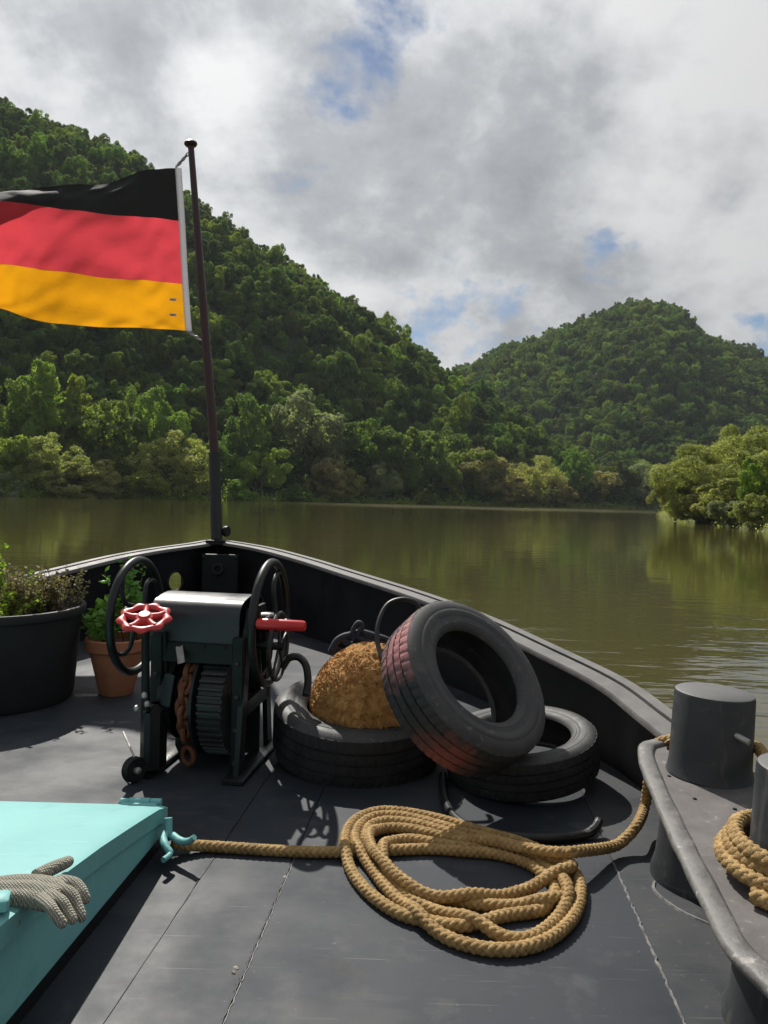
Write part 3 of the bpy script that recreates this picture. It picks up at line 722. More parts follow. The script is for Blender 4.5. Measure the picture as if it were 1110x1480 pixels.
# rusty weld lump on the seam and a doubler plate ring
for (px, py, r_, mt_) in ((341, 1399, .008, 'rust_bead'), (338, 1406, .007, 'rust_bead'), (412, 1268, .010, 'bead')):
    p = at(px, py); MB().lathe(p, (0, 0, 1), [(r_, 0), (r_ * .85, .0015), (r_ * .5, .0035), (.0005, .004)], 11, mod=lambda k, i, r, h: (r * random.uniform(.6, 1.4), h)).build('weld_spatter', mt_, barge)
# bulwark, rail, hull
LI = len(railc) - 1
si = min(range(len(railc)), key=lambda i: (railc[i] - stem).length)
# the hawse hole on the port side of the stem shows the river
hole_dir = ray(252, 840)
best = None
for i in range(0, si):
    a, b = off(i, .062), off(i + 1, .062); ex = hole_dir.x / 1.0
    fa, fb = a.x - ex * a.y, b.x - ex * b.y
    if fa * fb <= 0 and a.y > 0: best = (i, fa / (fa - fb) if fa != fb else 0)
hi_, ht_ = best
def bul_z(i, u): return u * (railc[i].z - .004)
def bulwark(inward, name, mt):
    # wall as a strip; fine cells round the hole, which is left open
    hc = off(hi_, inward).lerp(off(hi_ + 1, inward), ht_); hz = CAM_Z + hole_dir.z * hc.y; hr = .085
    V = []; Fs = []; m = MB()
    for (i0, i1) in ((0, hi_ - 1), (hi_ + 2, LI)):
        V = []; Fs = []
        for i in range(i0, i1 + 1): p = off(i, inward); V += [(p.x, p.y, -.03), (p.x, p.y, railc[i].z - .004)]
        for i in range(i1 - i0): Fs.append((2 * i, 2 * i + 2, 2 * i + 3, 2 * i + 1))
        m.add(V, Fs)
    # panel with the oval opening: ring of quads from the oval to the panel's border
    i0, i1 = hi_ - 1, hi_ + 2; seg = [off(i, inward) for i in range(i0, i1 + 1)]; zt = [railc[i].z - .004 for i in range(i0, i1 + 1)]
    L_ = [0]
    for k in range(3): L_.append(L_[-1] + (seg[k + 1] - seg[k]).length)
    def pt(s, z):
        k = 0
        while k < 2 and s > L_[k + 1]: k += 1
        q = seg[k].lerp(seg[k + 1], (s - L_[k]) / (L_[k + 1] - L_[k])); return (q.x, q.y, z)
    s0 = L_[1] + ht_ * (L_[2] - L_[1]); tot = L_[3]
    n = 48; V = []
    for k in range(n):
        a = 2 * math.pi * k / n; ca, sa = math.cos(a), math.sin(a)
        V.append(pt(s0 + hr * ca, hz + hr * 1.05 * sa))
    for k in range(n):
        a = 2 * math.pi * k / n; ca, sa = math.cos(a), math.sin(a)
        sx = (tot - s0 if ca > 0 else s0) / max(1e-6, abs(ca)); ztop = np.interp(s0, L_, zt); sz = (ztop - hz if sa > 0 else hz + .03) / max(1e-6, abs(sa)); q = min(sx, sz)
        s = s0 + ca * q; z = hz + sa * q; s = max(0, min(tot, s))
        if z > ztop - .01: z = np.interp(s, L_, zt)
        V.append(pt(s, z))
    m.add(V, [(k, (k + 1) % n, n + (k + 1) % n, n + k) for k in range(n)])
    # fill corners
    def idx_corner(sx, sz):
        a = math.atan2(sz, sx); return a
    zs = [(0, -.03), (tot, -.03), (0, zt[0]), (tot, zt[3])]
    for (s, z) in zs:
        a = math.atan2(z - hz, s - s0) % (2 * math.pi); k = int(a / (2 * math.pi) * n)
        m.add([pt(s, z), V[n + k], V[n + (k + 1) % n]], [(0, 1, 2)])
    return m.build(name, mt, barge, True, 30), hc, hz, hr, pt, s0
b_in, hc, hz, hr, hpt, hs0 = bulwark(.076, 'bulwark', 'black_paint')
b_out = bulwark(.062, 'hull_plating', 'hull')[0]
MB().tube([hpt(hs0 + (hr + .004) * math.cos(2 * math.pi * k / 36), hz + (hr * 1.05 + .004) * math.sin(2 * math.pi * k / 36)) for k in range(36)], .014, 8, closed=True).build('hawse_ring', 'black_paint', barge)
m = MB(); V = []; Fs = []
for i in range(LI + 1):
    p = off(i, .062); q = off(i, .062 + .25); V += [(p.x, p.y, -.03), (q.x, q.y, WATER - .5)]
for i in range(LI): Fs.append((2 * i, 2 * i + 1, 2 * i + 3, 2 * i + 2))
m.add(V, Fs).build('hull', 'hull', barge)
m = MB(); sweep(m, [(0, -.03), (0, .012), (.055, .012), (.055, -.03)]); m.build('outer_rail', 'rail', barge)
m = MB(); sweep(m, [(.066, -.022), (.066, .004), (.155, .002), (.16, -.006), (.16, -.024)]); m.build('inner_rail', 'rail', barge)
m = MB(); sweep(m, [(.05, -.03), (.05, -.012), (.07, -.012), (.07, -.03)]); m.build('rail_groove', 'black_paint', barge)
# breasthook plate across the stem, with the bolted panel behind it
bh = [off(i, .02) for i in range(si - 4, si + 7)] + [off(i, .26) for i in range(si + 6, si - 5, -1)]
zt = stem.z + .014
m = MB(); m.add([(p.x, p.y, railc[si].z - .0 + .013 - .10 * max(0, (stem.y - p.y) - .35)) for p in bh] + [(p.x, p.y, railc[si].z - .025 - .10 * max(0, (stem.y - p.y) - .35)) for p in bh],
    [(k, k + 1, 20 - k, 21 - k) for k in range(10)] + [(22 + k + 1, 22 + k, 22 + 21 - k, 22 + 20 - k) for k in range(10)] + [(k, 22 + k, 22 + (k + 1) % 22, (k + 1) % 22) for k in range(22)])
m.build('breasthook', 'black_paint', barge)
pc = atd(318, 832, stem.y - .38)
m = MB(); m.box((pc.x, pc.y, pc.z), (.34, .02, .40), bev=.006); pan = m.build('stem_panel', 'black_paint', barge)
for dz in (.06,): MB().torus((pc.x - .02, pc.y - .03, pc.z + dz), (0, -1, .4), .045, .014, 20, 8).build('ring', 'black_paint', pan)
for sx in (-1, 1):
    for sz in (-1, 1): MB().lathe((pc.x + sx * .15, pc.y - .02, pc.z + sz * .17), (0, -1, 0), [(.016, 0), (.016, .01), (.008, .016), (.001, .017)], 10).build('bolt', 'black_paint', pan)
# small fairlead lug on the rail right of the pole
p = atd(327, 768, stem.y + .05); MB().lathe(p, (1, -.4, 0), [(.001, -.02), (.05, -.02), (.055, 0), (.05, .02), (.001, .02)], 20).build('fairlead', 'black_paint', barge)

# ------------------------------------------------------------------ flagpole and flag
PD = stem.y + .02
pb, pj, ptop = atd(314, 790, PD), atd(310, 655, PD), atd(276, 212, PD)
fp = empty('flagpole', pb); tag(fp, 'slim dark flagpole with round top at the stem of the barge', 'flagpole')
MB().tube([pb - Vector((0, 0, .1)), pj], .055, 20).build('sleeve', 'pole_sleeve', fp)
MB().tube([pj - (ptop - pj).normalized() * .1, pj.lerp(ptop, .35), ptop], [.044, .041, .029], 18).build('pole', 'pole_paint', fp)
MB().lathe(ptop, (ptop - pj).normalized(), [(.03, -.02), (.032, 0), (.052, .008), (.062, .022), (.062, .036), (.048, .05), (.02, .057), (.001, .058)], 24).build('pole_cap', 'pole_paint', fp)
MB().tube([pj - Vector((0, 0, .012)), pj + Vector((0, 0, .006))], .060, 20).build('collar', 'pole_sleeve', fp)

cols = [ # pixel x (top, bottom), y of the four stripe borders, depth offset of each border
 (255, 270, (243, 319, 411, 478), (0, 0, 0, 0)),
 (228, 236, (245, 316, 408, 476), (.0, -.03, -.02, .02)),
 (195, 198, (249, 312, 404, 474), (.06, -.05, -.05, .03)),
 (150, 150, (264, 309, 402, 473), (.26, .02, -.04, -.04)),
 (110, 108, (267, 304, 396, 470), (.34, .10, .02, -.02)),
 (70, 68, (270, 299, 391, 466), (.40, .12, .10, .05)),
 (35, 33, (274, 294, 386, 457), (.46, .06, .12, .16)),
 (0, 0, (278, 290, 382, 446), (.48, -.03, .06, .22)),
 (-50, -48, (284, 296, 384, 442), (.42, -.12, -.06, .14)),
 (-110, -105, (290, 308, 392, 446), (.30, -.10, -.14, .0)),
 (-170, -160, (298, 326, 404, 458), (.18, .02, -.08, -.08)),
 (-215, -205, (304, 338, 414, 466), (.10, .08, .0, -.06))]
fl = empty('flag', atd(262, 478, PD)); tag(fl, 'black red and gold striped flag streaming left from the pole', 'flag')
rows = []
for (xt, xb, ys, ds) in cols:
    rows.append([atd(xt + (xb - xt) * k / 3, ys[k], PD + ds[k] * .9) for k in range(4)])
lines = [catmull([r[k] for r in rows], 10) for k in range(4)]
nu = len(lines[0]); nv = 12
def flag_pt(u, s, v):
    p = catmull_pt([lines[k][u] for k in range(4)], s, v)
    q = mnoise.noise(Vector((u * .055 + v * .6 + s * .5, (s + v) * 1.6, 4.0))); q2 = mnoise.noise(Vector((u * .16 - (s + v) * 2.2, (s + v) * 3.4, 9.0)))
    e = min(1, u / 8)
    q3 = mnoise.noise(Vector((u * .10 + (s + v) * 3.2, (s + v) * 1.1 - u * .05, 15.0))); e2 = math.exp(-u / 40) * min(1, u / 3)
    return p + Vector((0, (q * .06 + q2 * .028) * e + (q3 * .035) * e2 * (.4 + .6 * (s + v) / 3), q2 * .006 * e))
def catmull_pt(P, i, t):
    g_ = lambda k: P[max(0, min(3, k))]
    p0, p1, p2, p3 = g_(i - 1), g_(i), g_(i + 1), g_(i + 2)
    return .5 * (2 * p1 + (p2 - p0) * t + (2 * p0 - 5 * p1 + 4 * p2 - p3) * t * t + (3 * p1 - p0 - 3 * p2 + p3) * t ** 3)
for s, nm in enumerate(('black_stripe', 'red_stripe', 'gold_stripe')):
    V = []; Fs = []
    for u in range(nu):
        for k in range(nv + 1): V.append(flag_pt(u, s, k / nv))
    for u in range(nu - 1):
        for k in range(nv): Fs.append((u * (nv + 1) + k, u * (nv + 1) + k + 1, (u + 1) * (nv + 1) + k + 1, (u + 1) * (nv + 1) + k))
    MB().add(V, Fs).build(nm, ('flag_black', 'flag_red', 'flag_gold')[s], fl, True, None)
V = []; Fs = []; hb = [lines[k][0] for k in range(4)]; hn = 24
for k in range(hn + 1):
    s = min(2, int(k / hn * 3)); p = catmull_pt(hb, s, k / hn * 3 - s)
    for (dx, dy) in ((-.012, -.008), (.048, -.008), (.048, .008), (-.012, .008)): V.append((p.x + dx, p.y + dy, p.z))
for k in range(hn):
    for j in range(4): Fs.append((k * 4 + j, k * 4 + 4 + j, k * 4 + 4 + (j + 1) % 4, k * 4 + (j + 1) % 4))
Fs += [(0, 1, 2, 3), (hn * 4 + 3, hn * 4 + 2, hn * 4 + 1, hn * 4)]
MB().add(V, Fs).build('hoist_band', 'hoist_white', fl)
for (px, py) in ((250, 433), (250, 455)):
    p = atd(px, py, PD - .05); lb = MB().box(p, (.065, .002, .022)).build('label', 'white_tape', fl)
    for dz in (-.005, .003): MB().box(p + Vector((0, -.002, dz)), (.05, .0015, .004)).build('print_line', 'print_grey', lb)
def chain(m, a, b, n, ll, r, wid=.5):
    a, b = Vector(a), Vector(b); d = (b - a).normalized(); s1 = d.cross(Vector((.3, 1, .2))).normalized(); s2 = d.cross(s1)
    out = []
    for k in range(n):
        c = a.lerp(b, (k + .5) / n); s = s1 if k % 2 else s2; mm = MB(); P = []
        for q in range(14):
            t = 2 * math.pi * q / 14; P.append(c + d * math.cos(t) * ll * .5 + s * math.sin(t) * ll * .5 * wid)
        mm.tube(P, r, 6, closed=True); out.append(mm)
    return out
for mm in chain(None, atd(255, 241, PD), atd(272, 222, PD), 6, .048, .0055): mm.build('chain_link', 'steel', fl)
for mm in chain(None, atd(270, 478, PD), atd(291, 492, PD - .03), 5, .046, .006): mm.build('chain_link', 'steel', fl)

# ------------------------------------------------------------------ tyres
def tyre(name, c, axis, Ro, Ri, W, label, chalk=None, nb=60, style=0, group='old car tyres on the deck'):
    root = empty(name, c); tag(root, label, 'tyre', group); ax = Vector(axis).normalized(); h = W / 2; D = Ro - Ri
    seg = nb * 6
    tw = h * .80
    # casing: sidewalls and liner
    prof = [(Ri + .012, h * .62), (Ri, h * .70), (Ri + .004, h * .80), (Ri + D * .14, h * .90), (Ri + D * .2, h * .93), (Ri + D * .22, h * .915), (Ri + D * .34, h * .965), (Ri + D * .36, h * .955), (Ri + D * .38, h * .968), (Ri + D * .50, h * 1.0), (Ri + D * .60, h * 1.0), (Ri + D * .61, h * .985), (Ri + D * .63, h * .985),
            (Ri + D * .66, h * .985), (Ri + D * .84, h * .94), (Ro - .006, tw)]
    full = prof + [(Ro - .012, tw * .5), (Ro - .012, -tw * .5)] + [(r, -z) for r, z in reversed(prof)] + \
        [(Ri + D * .25, -h * .74), (Ri + D * .6, -h * .84), (Ro - .03, -tw * .9), (Ro - .022, 0), (Ro - .03, tw * .9), (Ri + D * .6, h * .84), (Ri + D * .25, h * .74)]
    MB().lathe(c, ax, full, 96, closed=True).build('casing', 'rubber_wall', root, True, 50)
    # tread: ribs parted by grooves, cut across by sipes
    xs = []; 
    for k, (a, b) in enumerate(((-1.0, -.52), (-.44, -.06), (.06, .44), (.52, 1.0))):
        xs += [(a - .001, 0), (a, 1), ((a + b) / 2, 1), (b, 1), (b + .001, 0)]
    P = [(Ro, x * tw) for x, up in xs]
    def mod(k, i, r, z):
        x, up = xs[i]; rr = r - .007 + (.0 if not up else .008) - .012 * max(0, abs(x) - .55) ** 2 * 4 * (.5)
        rib = i // 5
        ph = (k + (2 if rib in (1, 2) else 0) + (int((x + 1) * 3) if style == 0 else int((1 - abs(x)) * 5))) % 6
        if ph == 0 and up: rr -= .0055 if rib in (0, 3) else .0035
        return rr, z
    tr = MB().lathe(c, ax, [(Ro - .014, -tw)] + P + [(Ro - .014, tw)], seg, closed=False, caps=False,
        mod=lambda k, i, r, z: (r, z) if i in (0, len(P) + 1) else mod(k, i - 1, r, z))
    tr.build('tread', chalk or 'rubber', root, True, 25)
    return root
def chalk_mat(c, pts):
    m = mat('rubber_chalk', (.026, .028, .03), (.045, .046, .047), 9, .6, .8, bump=.3, bscale=110, bdist=.003)
    nt = m.node_tree; N = nt.nodes; L = nt.links; b = N['Principled BSDF']; src = b.inputs['Base Color'].links[0].from_socket
    tc = N.new('ShaderNodeTexCoord'); cur = src
    nz = N.new('ShaderNodeTexNoise'); L.new(tc.outputs['Object'], nz.inputs[0]); nz.inputs['Scale'].default_value = 22; nz.inputs['Detail'].default_value = 8
    for (p, rad, colr, k) in pts:
        d = N.new('ShaderNodeVectorMath'); d.operation = 'DISTANCE'; L.new(tc.outputs['Object'], d.inputs[0]); d.inputs[1].default_value = p
        a = N.new('ShaderNodeMath'); a.operation = 'MULTIPLY_ADD'; L.new(nz.outputs[0], a.inputs[0]); a.inputs[1].default_value = rad * 1.2; L.new(d.outputs['Value'], a.inputs[2])
        r = N.new('ShaderNodeMapRange'); L.new(a.outputs[0], r.inputs[0]); r.inputs[1].default_value = rad * 1.55; r.inputs[2].default_value = rad * .9; r.inputs[3].default_value = 0; r.inputs[4].default_value = k
        mx = N.new('ShaderNodeMix'); mx.data_type = 'RGBA'; L.new(r.outputs[0], mx.inputs[0]); L.new(cur, mx.inputs[6]); mx.inputs[7].default_value = (*colr, 1); cur = mx.outputs[2]
    L.new(cur, b.inputs['Base Color'])
c1 = at(512, 1141, 0); c1 = Vector((c1.x, c1.y + .375, .150))
tilt1 = Vector((.02, -.14, 1)).normalized()
tyre('tyre', c1, tilt1, .385, .235, .25, 'tyre lying flat around the brown fender ball', nb=58)
# leaning tyre
vr = ray(688, 972).normalized(); rt = vr.cross(Vector((0, 0, 1))).normalized(); upv = rt.cross(vr)
ax2 = (rt * .60 + upv * .52 - vr * .60).normalized()
c2 = atd(694, 972, 3.02) - ax2 * .10
chalk_mat(c2, [((-.30, -.16, .22), .22, (.50, .21, .21), .75), ((-.10, -.27, -.22), .16, (.30, .085, .07), .65), ((.16, .10, .34), .10, (.22, .045, .05), .6)])
tyre('tyre', c2, ax2, .348, .205, .225, 'tyre with red chalk marks leaning against the other two', 'rubber_chalk', nb=56, style=1)
c3 = at(762, 1171, 0); c3 = Vector((c3.x + .03, c3.y + .33, .128))
tyre('tyre', c3, (-.12, -.08, 1), .325, .215, .18, 'smaller tyre lying on deck against the right bulwark', nb=50)

# ------------------------------------------------------------------ fender ball
cb = Vector((c1.x + .055, c1.y - .04, .262)); 
def ball(c, r, n=160):
    V = []; Fs = []
    for i in range(n // 2 + 1):
        ph = math.pi * i / (n // 2)
        for k in range(n):
            th = 2 * math.pi * k / n; d = Vector((math.sin(ph) * math.cos(th), math.sin(ph) * math.sin(th), math.cos(ph)))
            q = mnoise.fractal(d * 9 + Vector((3, 1, 2)), .8, 2.1, 5) * .016 + mnoise.noise(d * 2.1) * .016 + abs(mnoise.noise(d * 34)) * .014
            lump = .012 * max(0, d.z) ** 4
            V.append(c + d * (r * (1 + q * 2.2) + lump))
    for i in range(n // 2):
        for k in range(n): Fs.append((i * n + k, (i + 1) * n + k, (i + 1) * n + (k + 1) % n, i * n + (k + 1) % n))
    return MB().add(V, Fs)
fb = empty('fender_ball', cb - Vector((0, 0, .25))); tag(fb, 'shaggy rust brown rope fender ball resting in the flat tyre', 'fender')
ball(cb, .262).build('body', 'coir', fb, True, None)
g4 = np.random.default_rng(12); m = MB()       # loose fibre ends
for k in range(2600):
    d = g4.normal(size=3); d /= np.linalg.norm(d)
    if d[2] < -.3: continue
    d = Vector(d); p = cb + d * .266; t = Vector(g4.normal(size=3)).cross(d).normalized()
    m.tube([p, p + d * .008 + t * .010, p + d * .007 + t * .026], [.0026, .0022, .001], 3)
m.build('fibres', 'coir', fb)['kind'] = 'stuff'
# dark lashing of the ball
top = cb + Vector((0, 0, .30)); lash = empty('lashing_rope', top); tag(lash, 'dark navy lashing rope knotted on top of the fender ball', 'rope')
pp = [atd(x, y, 3.52) for x, y in ((478, 942), (488, 925), (505, 918), (520, 924), (508, 932), (498, 922), (520, 914), (545, 920), (562, 926), (580, 938))]
MB().tube(catmull(pp, 6), .016, 8).build('strand', 'navy_rope', lash)
pp = [atd(x, y, 3.50) for x, y in ((512, 926), (510, 912), (518, 900), (524, 906), (516, 920), (535, 928), (556, 934))]
MB().tube(catmull(pp, 6), .012, 8).build('strand', 'navy_rope', lash)
def loose(name, pts, r, mt, label, cat='rope'):
    P = catmull(pts, 8); o = MB().tube(P, r, 9).build(name, mt, None); tag(o, label, cat); return o
loose('rope_loop', [atd(556, 960, 3.28), atd(546, 930, 3.36), atd(547, 900, 3.42), atd(560, 874, 3.48), atd(582, 866, 3.5), atd(602, 872, 3.5), atd(608, 890, 3.5)], .011, 'hose', 'thin black rope loop standing up behind the chalk marked tyre')
loose('rope_loop', [atd(408, 965, 3.42), atd(418, 951, 3.42), atd(432, 950, 3.42), atd(442, 962, 3.40), atd(445, 985, 3.36), atd(442, 1005, 3.32)], .017, 'hose', 'thick black rope end hooked over the flat tyre beside the winch wheel')
hp = [at(x, y, .018) for x, y in ((640, 1120), (644, 1160), (668, 1190), (720, 1206), (790, 1212), (840, 1207))] + [at(858, 1199, .03), at(866, 1186, .05)]
loose('hose', hp, .017, 'hose', 'black hose lying on deck in front of the smaller tyre', 'hose')

# ------------------------------------------------------------------ anchor winch
W0 = Vector((-.775, 3.42, 0)); YAW = R(-8)
EX, EY = Vector((math.cos(YAW), math.sin(YAW), 0)), Vector((-math.sin(YAW), math.cos(YAW), 0)); EZ = Vector((0, 0, 1))
WM = Matrix((EX, EY, EZ)).transposed()
def wl(x, y, z): return W0 + EX * x + EY * y + EZ * z
winch = empty('anchor_winch', W0); tag(winch, 'black hand winch with two big wheels and a red valve wheel', 'winch')
def side_frame(x, th=.022):
    m = MB()
    def bar(pts):
        V = [wl(x + s_ * th / 2, y, z) for s_ in (-1, 1) for y, z in pts]; n = len(pts)
        m.add(V, [tuple(range(n - 1, -1, -1)), tuple(range(n, 2 * n))] + [(k, (k + 1) % n, n + (k + 1) % n, n + k) for k in range(n)])
    bar([(-.24, .0), (-.165, .0), (-.105, .60), (-.155, .60)]); bar([(.19, .0), (.26, .0), (.15, .60), (.10, .60)])
    bar([(-.156, .602), (.151, .602), (.10, .70), (-.10, .70)]); bar([(-.152, .25), (.205, .25), (.195, .31), (-.145, .31)])
    m.build('side_frame', 'winch_black', winch, False)
side_frame(-.165); side_frame(.225)
MB().box(wl(.02, .10, .3), (.40, .02, .58), WM, .003).build('shade_backing', 'winch_black', winch)  # dark sheet added behind the gear, standing in for the shade inside
# front posts (angle irons), green
MB().box(wl(.208, -.182, .30), (.05, .03, .58), WM, .004).build('front_post', 'winch_green', winch)
MB().box(wl(-.150, -.182, .30), (.05, .03, .58), WM, .004).build('front_post', 'winch_green', winch)
# hood: half round cover with skirt
def rrect(hy, z0, z1, rc):
    out = [(-hy, z0)]
    out += [(-hy + rc - rc * math.cos(a), z1 - rc + rc * math.sin(a)) for a in np.linspace(0, math.pi / 2, 9)]
    out += [(y, z1 + .012 * (1 - (y / (hy - rc)) ** 2)) for y in np.linspace(-hy + rc + .02, hy - rc - .02, 5)]
    out += [(hy - rc + rc * math.sin(a), z1 - rc + rc * math.cos(a)) for a in np.linspace(0, math.pi / 2, 9)] + [(hy, z0)]
    return out
hp_ = rrect(.175, .47, .735, .075)
V = []; Fs = []; n = len(hp_)
for x in (-.19, .205):
    for (y, z) in hp_: V.append(wl(x, y, z))
    for (y, z) in hp_: V.append(wl(x, y * .97, z - .006 if z > .6 else z))
for k in range(n - 1):
    Fs += [(k, k + 1, 2 * n + k + 1, 2 * n + k), (n + k + 1, n + k, 3 * n + k, 3 * n + k + 1), (k + 1, k, n + k, n + k + 1), (2 * n + k, 2 * n + k + 1, 3 * n + k + 1, 3 * n + k)]
Fs += [(0, 2 * n, 3 * n, n), (n - 1, 2 * n - 1, 4 * n - 1, 3 * n - 1)]
hood = MB().add(V, Fs).build('hood', 'hood', winch, True, 40)
MB().box(wl(.008, -.183, .515), (.38, .012, .085), WM, .003).build('skirt', 'winch_green', hood)
for x in (-.15, -.05, .06, .15): MB().lathe(wl(x, -.190, .545), -EY, [(.008, 0), (.008, .005), (.001, .007)], 8).build('rivet', 'winch_green', hood)
# axle and two rims with spokes
MB().tube([wl(-.40, 0, .63), wl(.38, 0, .63)], .02, 14).build('axle', 'winch_black', winch)
def handwheel(x, Rw, sgn, ang0, gripang, gl=1.0):
    wh = MB().torus(wl(x, 0, .63), EX, Rw - .018, .018, 64, 12).build('wheel_rim', 'winch_black', winch)
    hub = MB().lathe(wl(x, 0, .63), EX, [(.001, -.05), (.042, -.05), (.045, -.02), (.045, .02), (.036, .045), (.001, .045)], 20).build('hub', 'winch_black', wh)
    for k in range(4):
        a = ang0 + k * math.pi / 2; P = []
        for q in range(9):
            t = q / 8; rr = .03 + (Rw - .05) * t; aa = a + .55 * math.sin(t * math.pi)
            P.append(wl(x + sgn * .015 * (1 - t), math.cos(aa) * rr, .63 + math.sin(aa) * rr))
        MB().tube(P, [.013 - .004 * q / 8 for q in range(9)], 8).build('spoke', 'winch_black', wh)
    gy, gz = math.cos(gripang) * (Rw - .022), .63 + math.sin(gripang) * (Rw - .022)
    MB().lathe(wl(x, gy, gz), EX * sgn, [(.001, .008), (.010, .008), (.010, .018), (.019, .020), (.023, .03), (.0235, .10 * gl), (.022, .21 * gl), (.018, .222 * gl), (.001, .224 * gl)], 18).build('grip', 'red_grip', wh)
    return wh
handwheel(-.335, .268, 1, .5, math.radians(-35), .36)
rw = handwheel(.288, .282, 1, .9, math.radians(172))
# small brake wheel on the right, lower
MB().torus(wl(.335, -.02, .53), EX, .145, .009, 48, 8).build('brake_wheel', 'gear', winch)
for k in range(5):
    a = k * 1.2566 + .3; MB().tube([wl(.335, -.02, .53), wl(.335, -.02 + .145 * math.cos(a), .53 + .145 * math.sin(a))], .006, 6).build('brake_spoke', 'gear', winch)
MB().tube([wl(.2, -.02, .53), wl(.355, -.02, .53)], .018, 12).build('brake_shaft', 'winch_black', winch)
# gear drum with broad teeth, cable drum, brake band
def gear(x, y, z, r, wd, nt_, name, mt, tooth=.018):
    pr = []
    for k in range(nt_):
        for q, rr in ((0, r), (.28, r), (.36, r - tooth), (.86, r - tooth)): a = 2 * math.pi * (k + q) / nt_; pr.append((rr * math.cos(a), rr * math.sin(a)))
    V = [wl(x + s * wd / 2, y + p[0], z + p[1]) for s in (-1, 1) for p in pr]; n = len(pr)
    return MB().add(V, [tuple(range(n - 1, -1, -1)), tuple(range(n, 2 * n))] + [(k, (k + 1) % n, n + (k + 1) % n, n + k) for k in range(n)]).build(name, mt, winch, False)
gear(.105, -.02, .285, .235, .105, 44, 'gear_wheel', 'gear', .016)
MB().lathe(wl(.042, -.02, .285), EX, [(.001, -.02), (.242, -.02), (.242, -.008), (.2, .0), (.2, .004), (.001, .004)], 48).build('gear_flange', 'winch_black', winch)
MB().lathe(wl(-.12, -.01, .30), EX, [(.001, -.03), (.19, -.03), (.2, -.02), (.2, .02), (.19, .03), (.001, .03)], 40).build('brake_drum', 'winch_black', winch)
MB().box(wl(-.085, -.222, .36), (.045, .01, .14), WM @ Matrix.Rotation(R(8), 3, 'Y'), .003).build('brake_shoe', 'hood', winch)
MB().tube([wl(-.18, -.02, .285), wl(.21, -.02, .285)], .03, 14).build('drum_shaft', 'winch_black', winch)
# rusty chain over the wildcat
MB().lathe(wl(-.015, -.02, .285), EX, [(.001, -.035), (.19, -.035), (.165, -.012), (.165, .012), (.19, .035), (.001, .035)], 30).build('chain_wheel', 'winch_black', winch)
P = [wl(-.015, -.02 - .205 * math.cos(a), .285 + .20 * math.sin(a)) for a in np.linspace(1.9, -.75, 12)] + [wl(-.016, -.15, .04)]
for k in range(len(P) - 1):
    for mm in chain(None, P[k], P[k + 1], 1, .080, .0115, .66):
        if k % 2: mm = chain(None, P[k], P[k + 1], 2, .080, .0115, .66)[1]; mm.v = mm.v
        mm.build('chain_link', 'iron_rust', winch)
# lever tab and its pin
MB().box(wl(-.035, -.215, .512), (.030, .006, .085), WM @ Matrix.Rotation(R(-38), 3, 'X') @ Matrix.Rotation(R(-22), 3, 'Y'), .002).build('lever', 'steel', winch)
MB().tube([wl(-.07, -.18, .535), wl(.045, -.18, .535)], .005, 8).build('lever_pin', 'steel', winch)
for (bx_, bz_) in ((-.150, .06), (-.150, .18), (-.150, .42), (.208, .06), (.208, .20), (.208, .34), (.208, .48)):
    MB().lathe(wl(bx_, -.197, bz_), -EY, [(.012, 0), (.012, .007), (.007, .010), (.001, .011)], 6).build('bolt', 'gear', winch)
for k in range(9): MB().torus(wl(-.155 + k * .0085, .02, .30), EX, .155, .0052, 36, 6).build('cable_turn', 'gear', winch)
# base skids
for x in (-.165, .225): MB().box(wl(x, .0, .012), (.09, .56, .022), WM, .004).build('foot', 'winch_black', winch)
# red valve wheel on its stem and the housing below
vc = atd(209, 893, 3.12); vax = (EZ + Vector((.05, -.42, 0))).normalized()
vt = Vector((1, 0, 0)); vu = (vt - vax * vt.dot(vax)).normalized(); vw = vax.cross(vu)
vwl = MB(); n = 96; sg = 10; V = []; Fs = []
for k in range(n):
    a = 2 * math.pi * k / n; lob = math.cos(9 * a); d = vu * math.cos(a) + vw * math.sin(a); rc = .088 + .004 * lob
    for q in range(sg):
        b = 2 * math.pi * q / sg; V.append(vc + d * (rc + (.017 + .004 * lob) * math.cos(b)) + vax * (.012 * math.sin(b) * (1 + .1 * lob)))
for k in range(n):
    for q in range(sg): Fs.append((k * sg + q, ((k + 1) % n) * sg + q, ((k + 1) % n) * sg + (q + 1) % sg, k * sg + (q + 1) % sg))
vr_ = vwl.add(V, Fs).build('valve_wheel', 'red_paint', winch)
MB().lathe(vc, vax, [(.001, -.016), (.034, -.016), (.038, -.004), (.034, .010), (.024, .014), (.022, .020), (.001, .021)], 24).build('hub', 'red_paint', vr_)
for k in range(5):
    a = .5 + k * 2 * math.pi / 5; d = vu * math.cos(a) + vw * math.sin(a); MB().tube([vc + d * .03 - vax * .003, vc + d * .06 - vax * .002, vc + d * .085], [.017, .013, .016], 10).build('spoke', 'red_paint', vr_)
hb_ = at(214, 1128, 0)
MB().tube([vc - vax * .01, vc - vax * .06, Vector((vc.x + .012, vc.y + .0, .30))], [.014, .016, .018], 12).build('valve_stem', 'winch_green', winch)
MB().box((hb_.x, hb_.y + .05, .16), (.085, .11, .30), WM, .03).build('valve_housing', 'winch_black', winch)
for (dx, dz) in ((-.03, .305), (.012, .325), (.0, .36)): MB().lathe((vc.x + .012 + dx, vc.y - .02, dz), (0, -.3, 1), [(.012, 0), (.012, .012), (.006, .02), (.001, .021)], 8).build('nut', 'steel', winch)
MB().tube([Vector((hb_.x + .03, hb_.y + .12, .02)), Vector((hb_.x + .03, hb_.y + .12, .45)), Vector((vc.x + .05, vc.y + .12, .60))], .011, 10).build('control_rod', 'winch_green', winch)
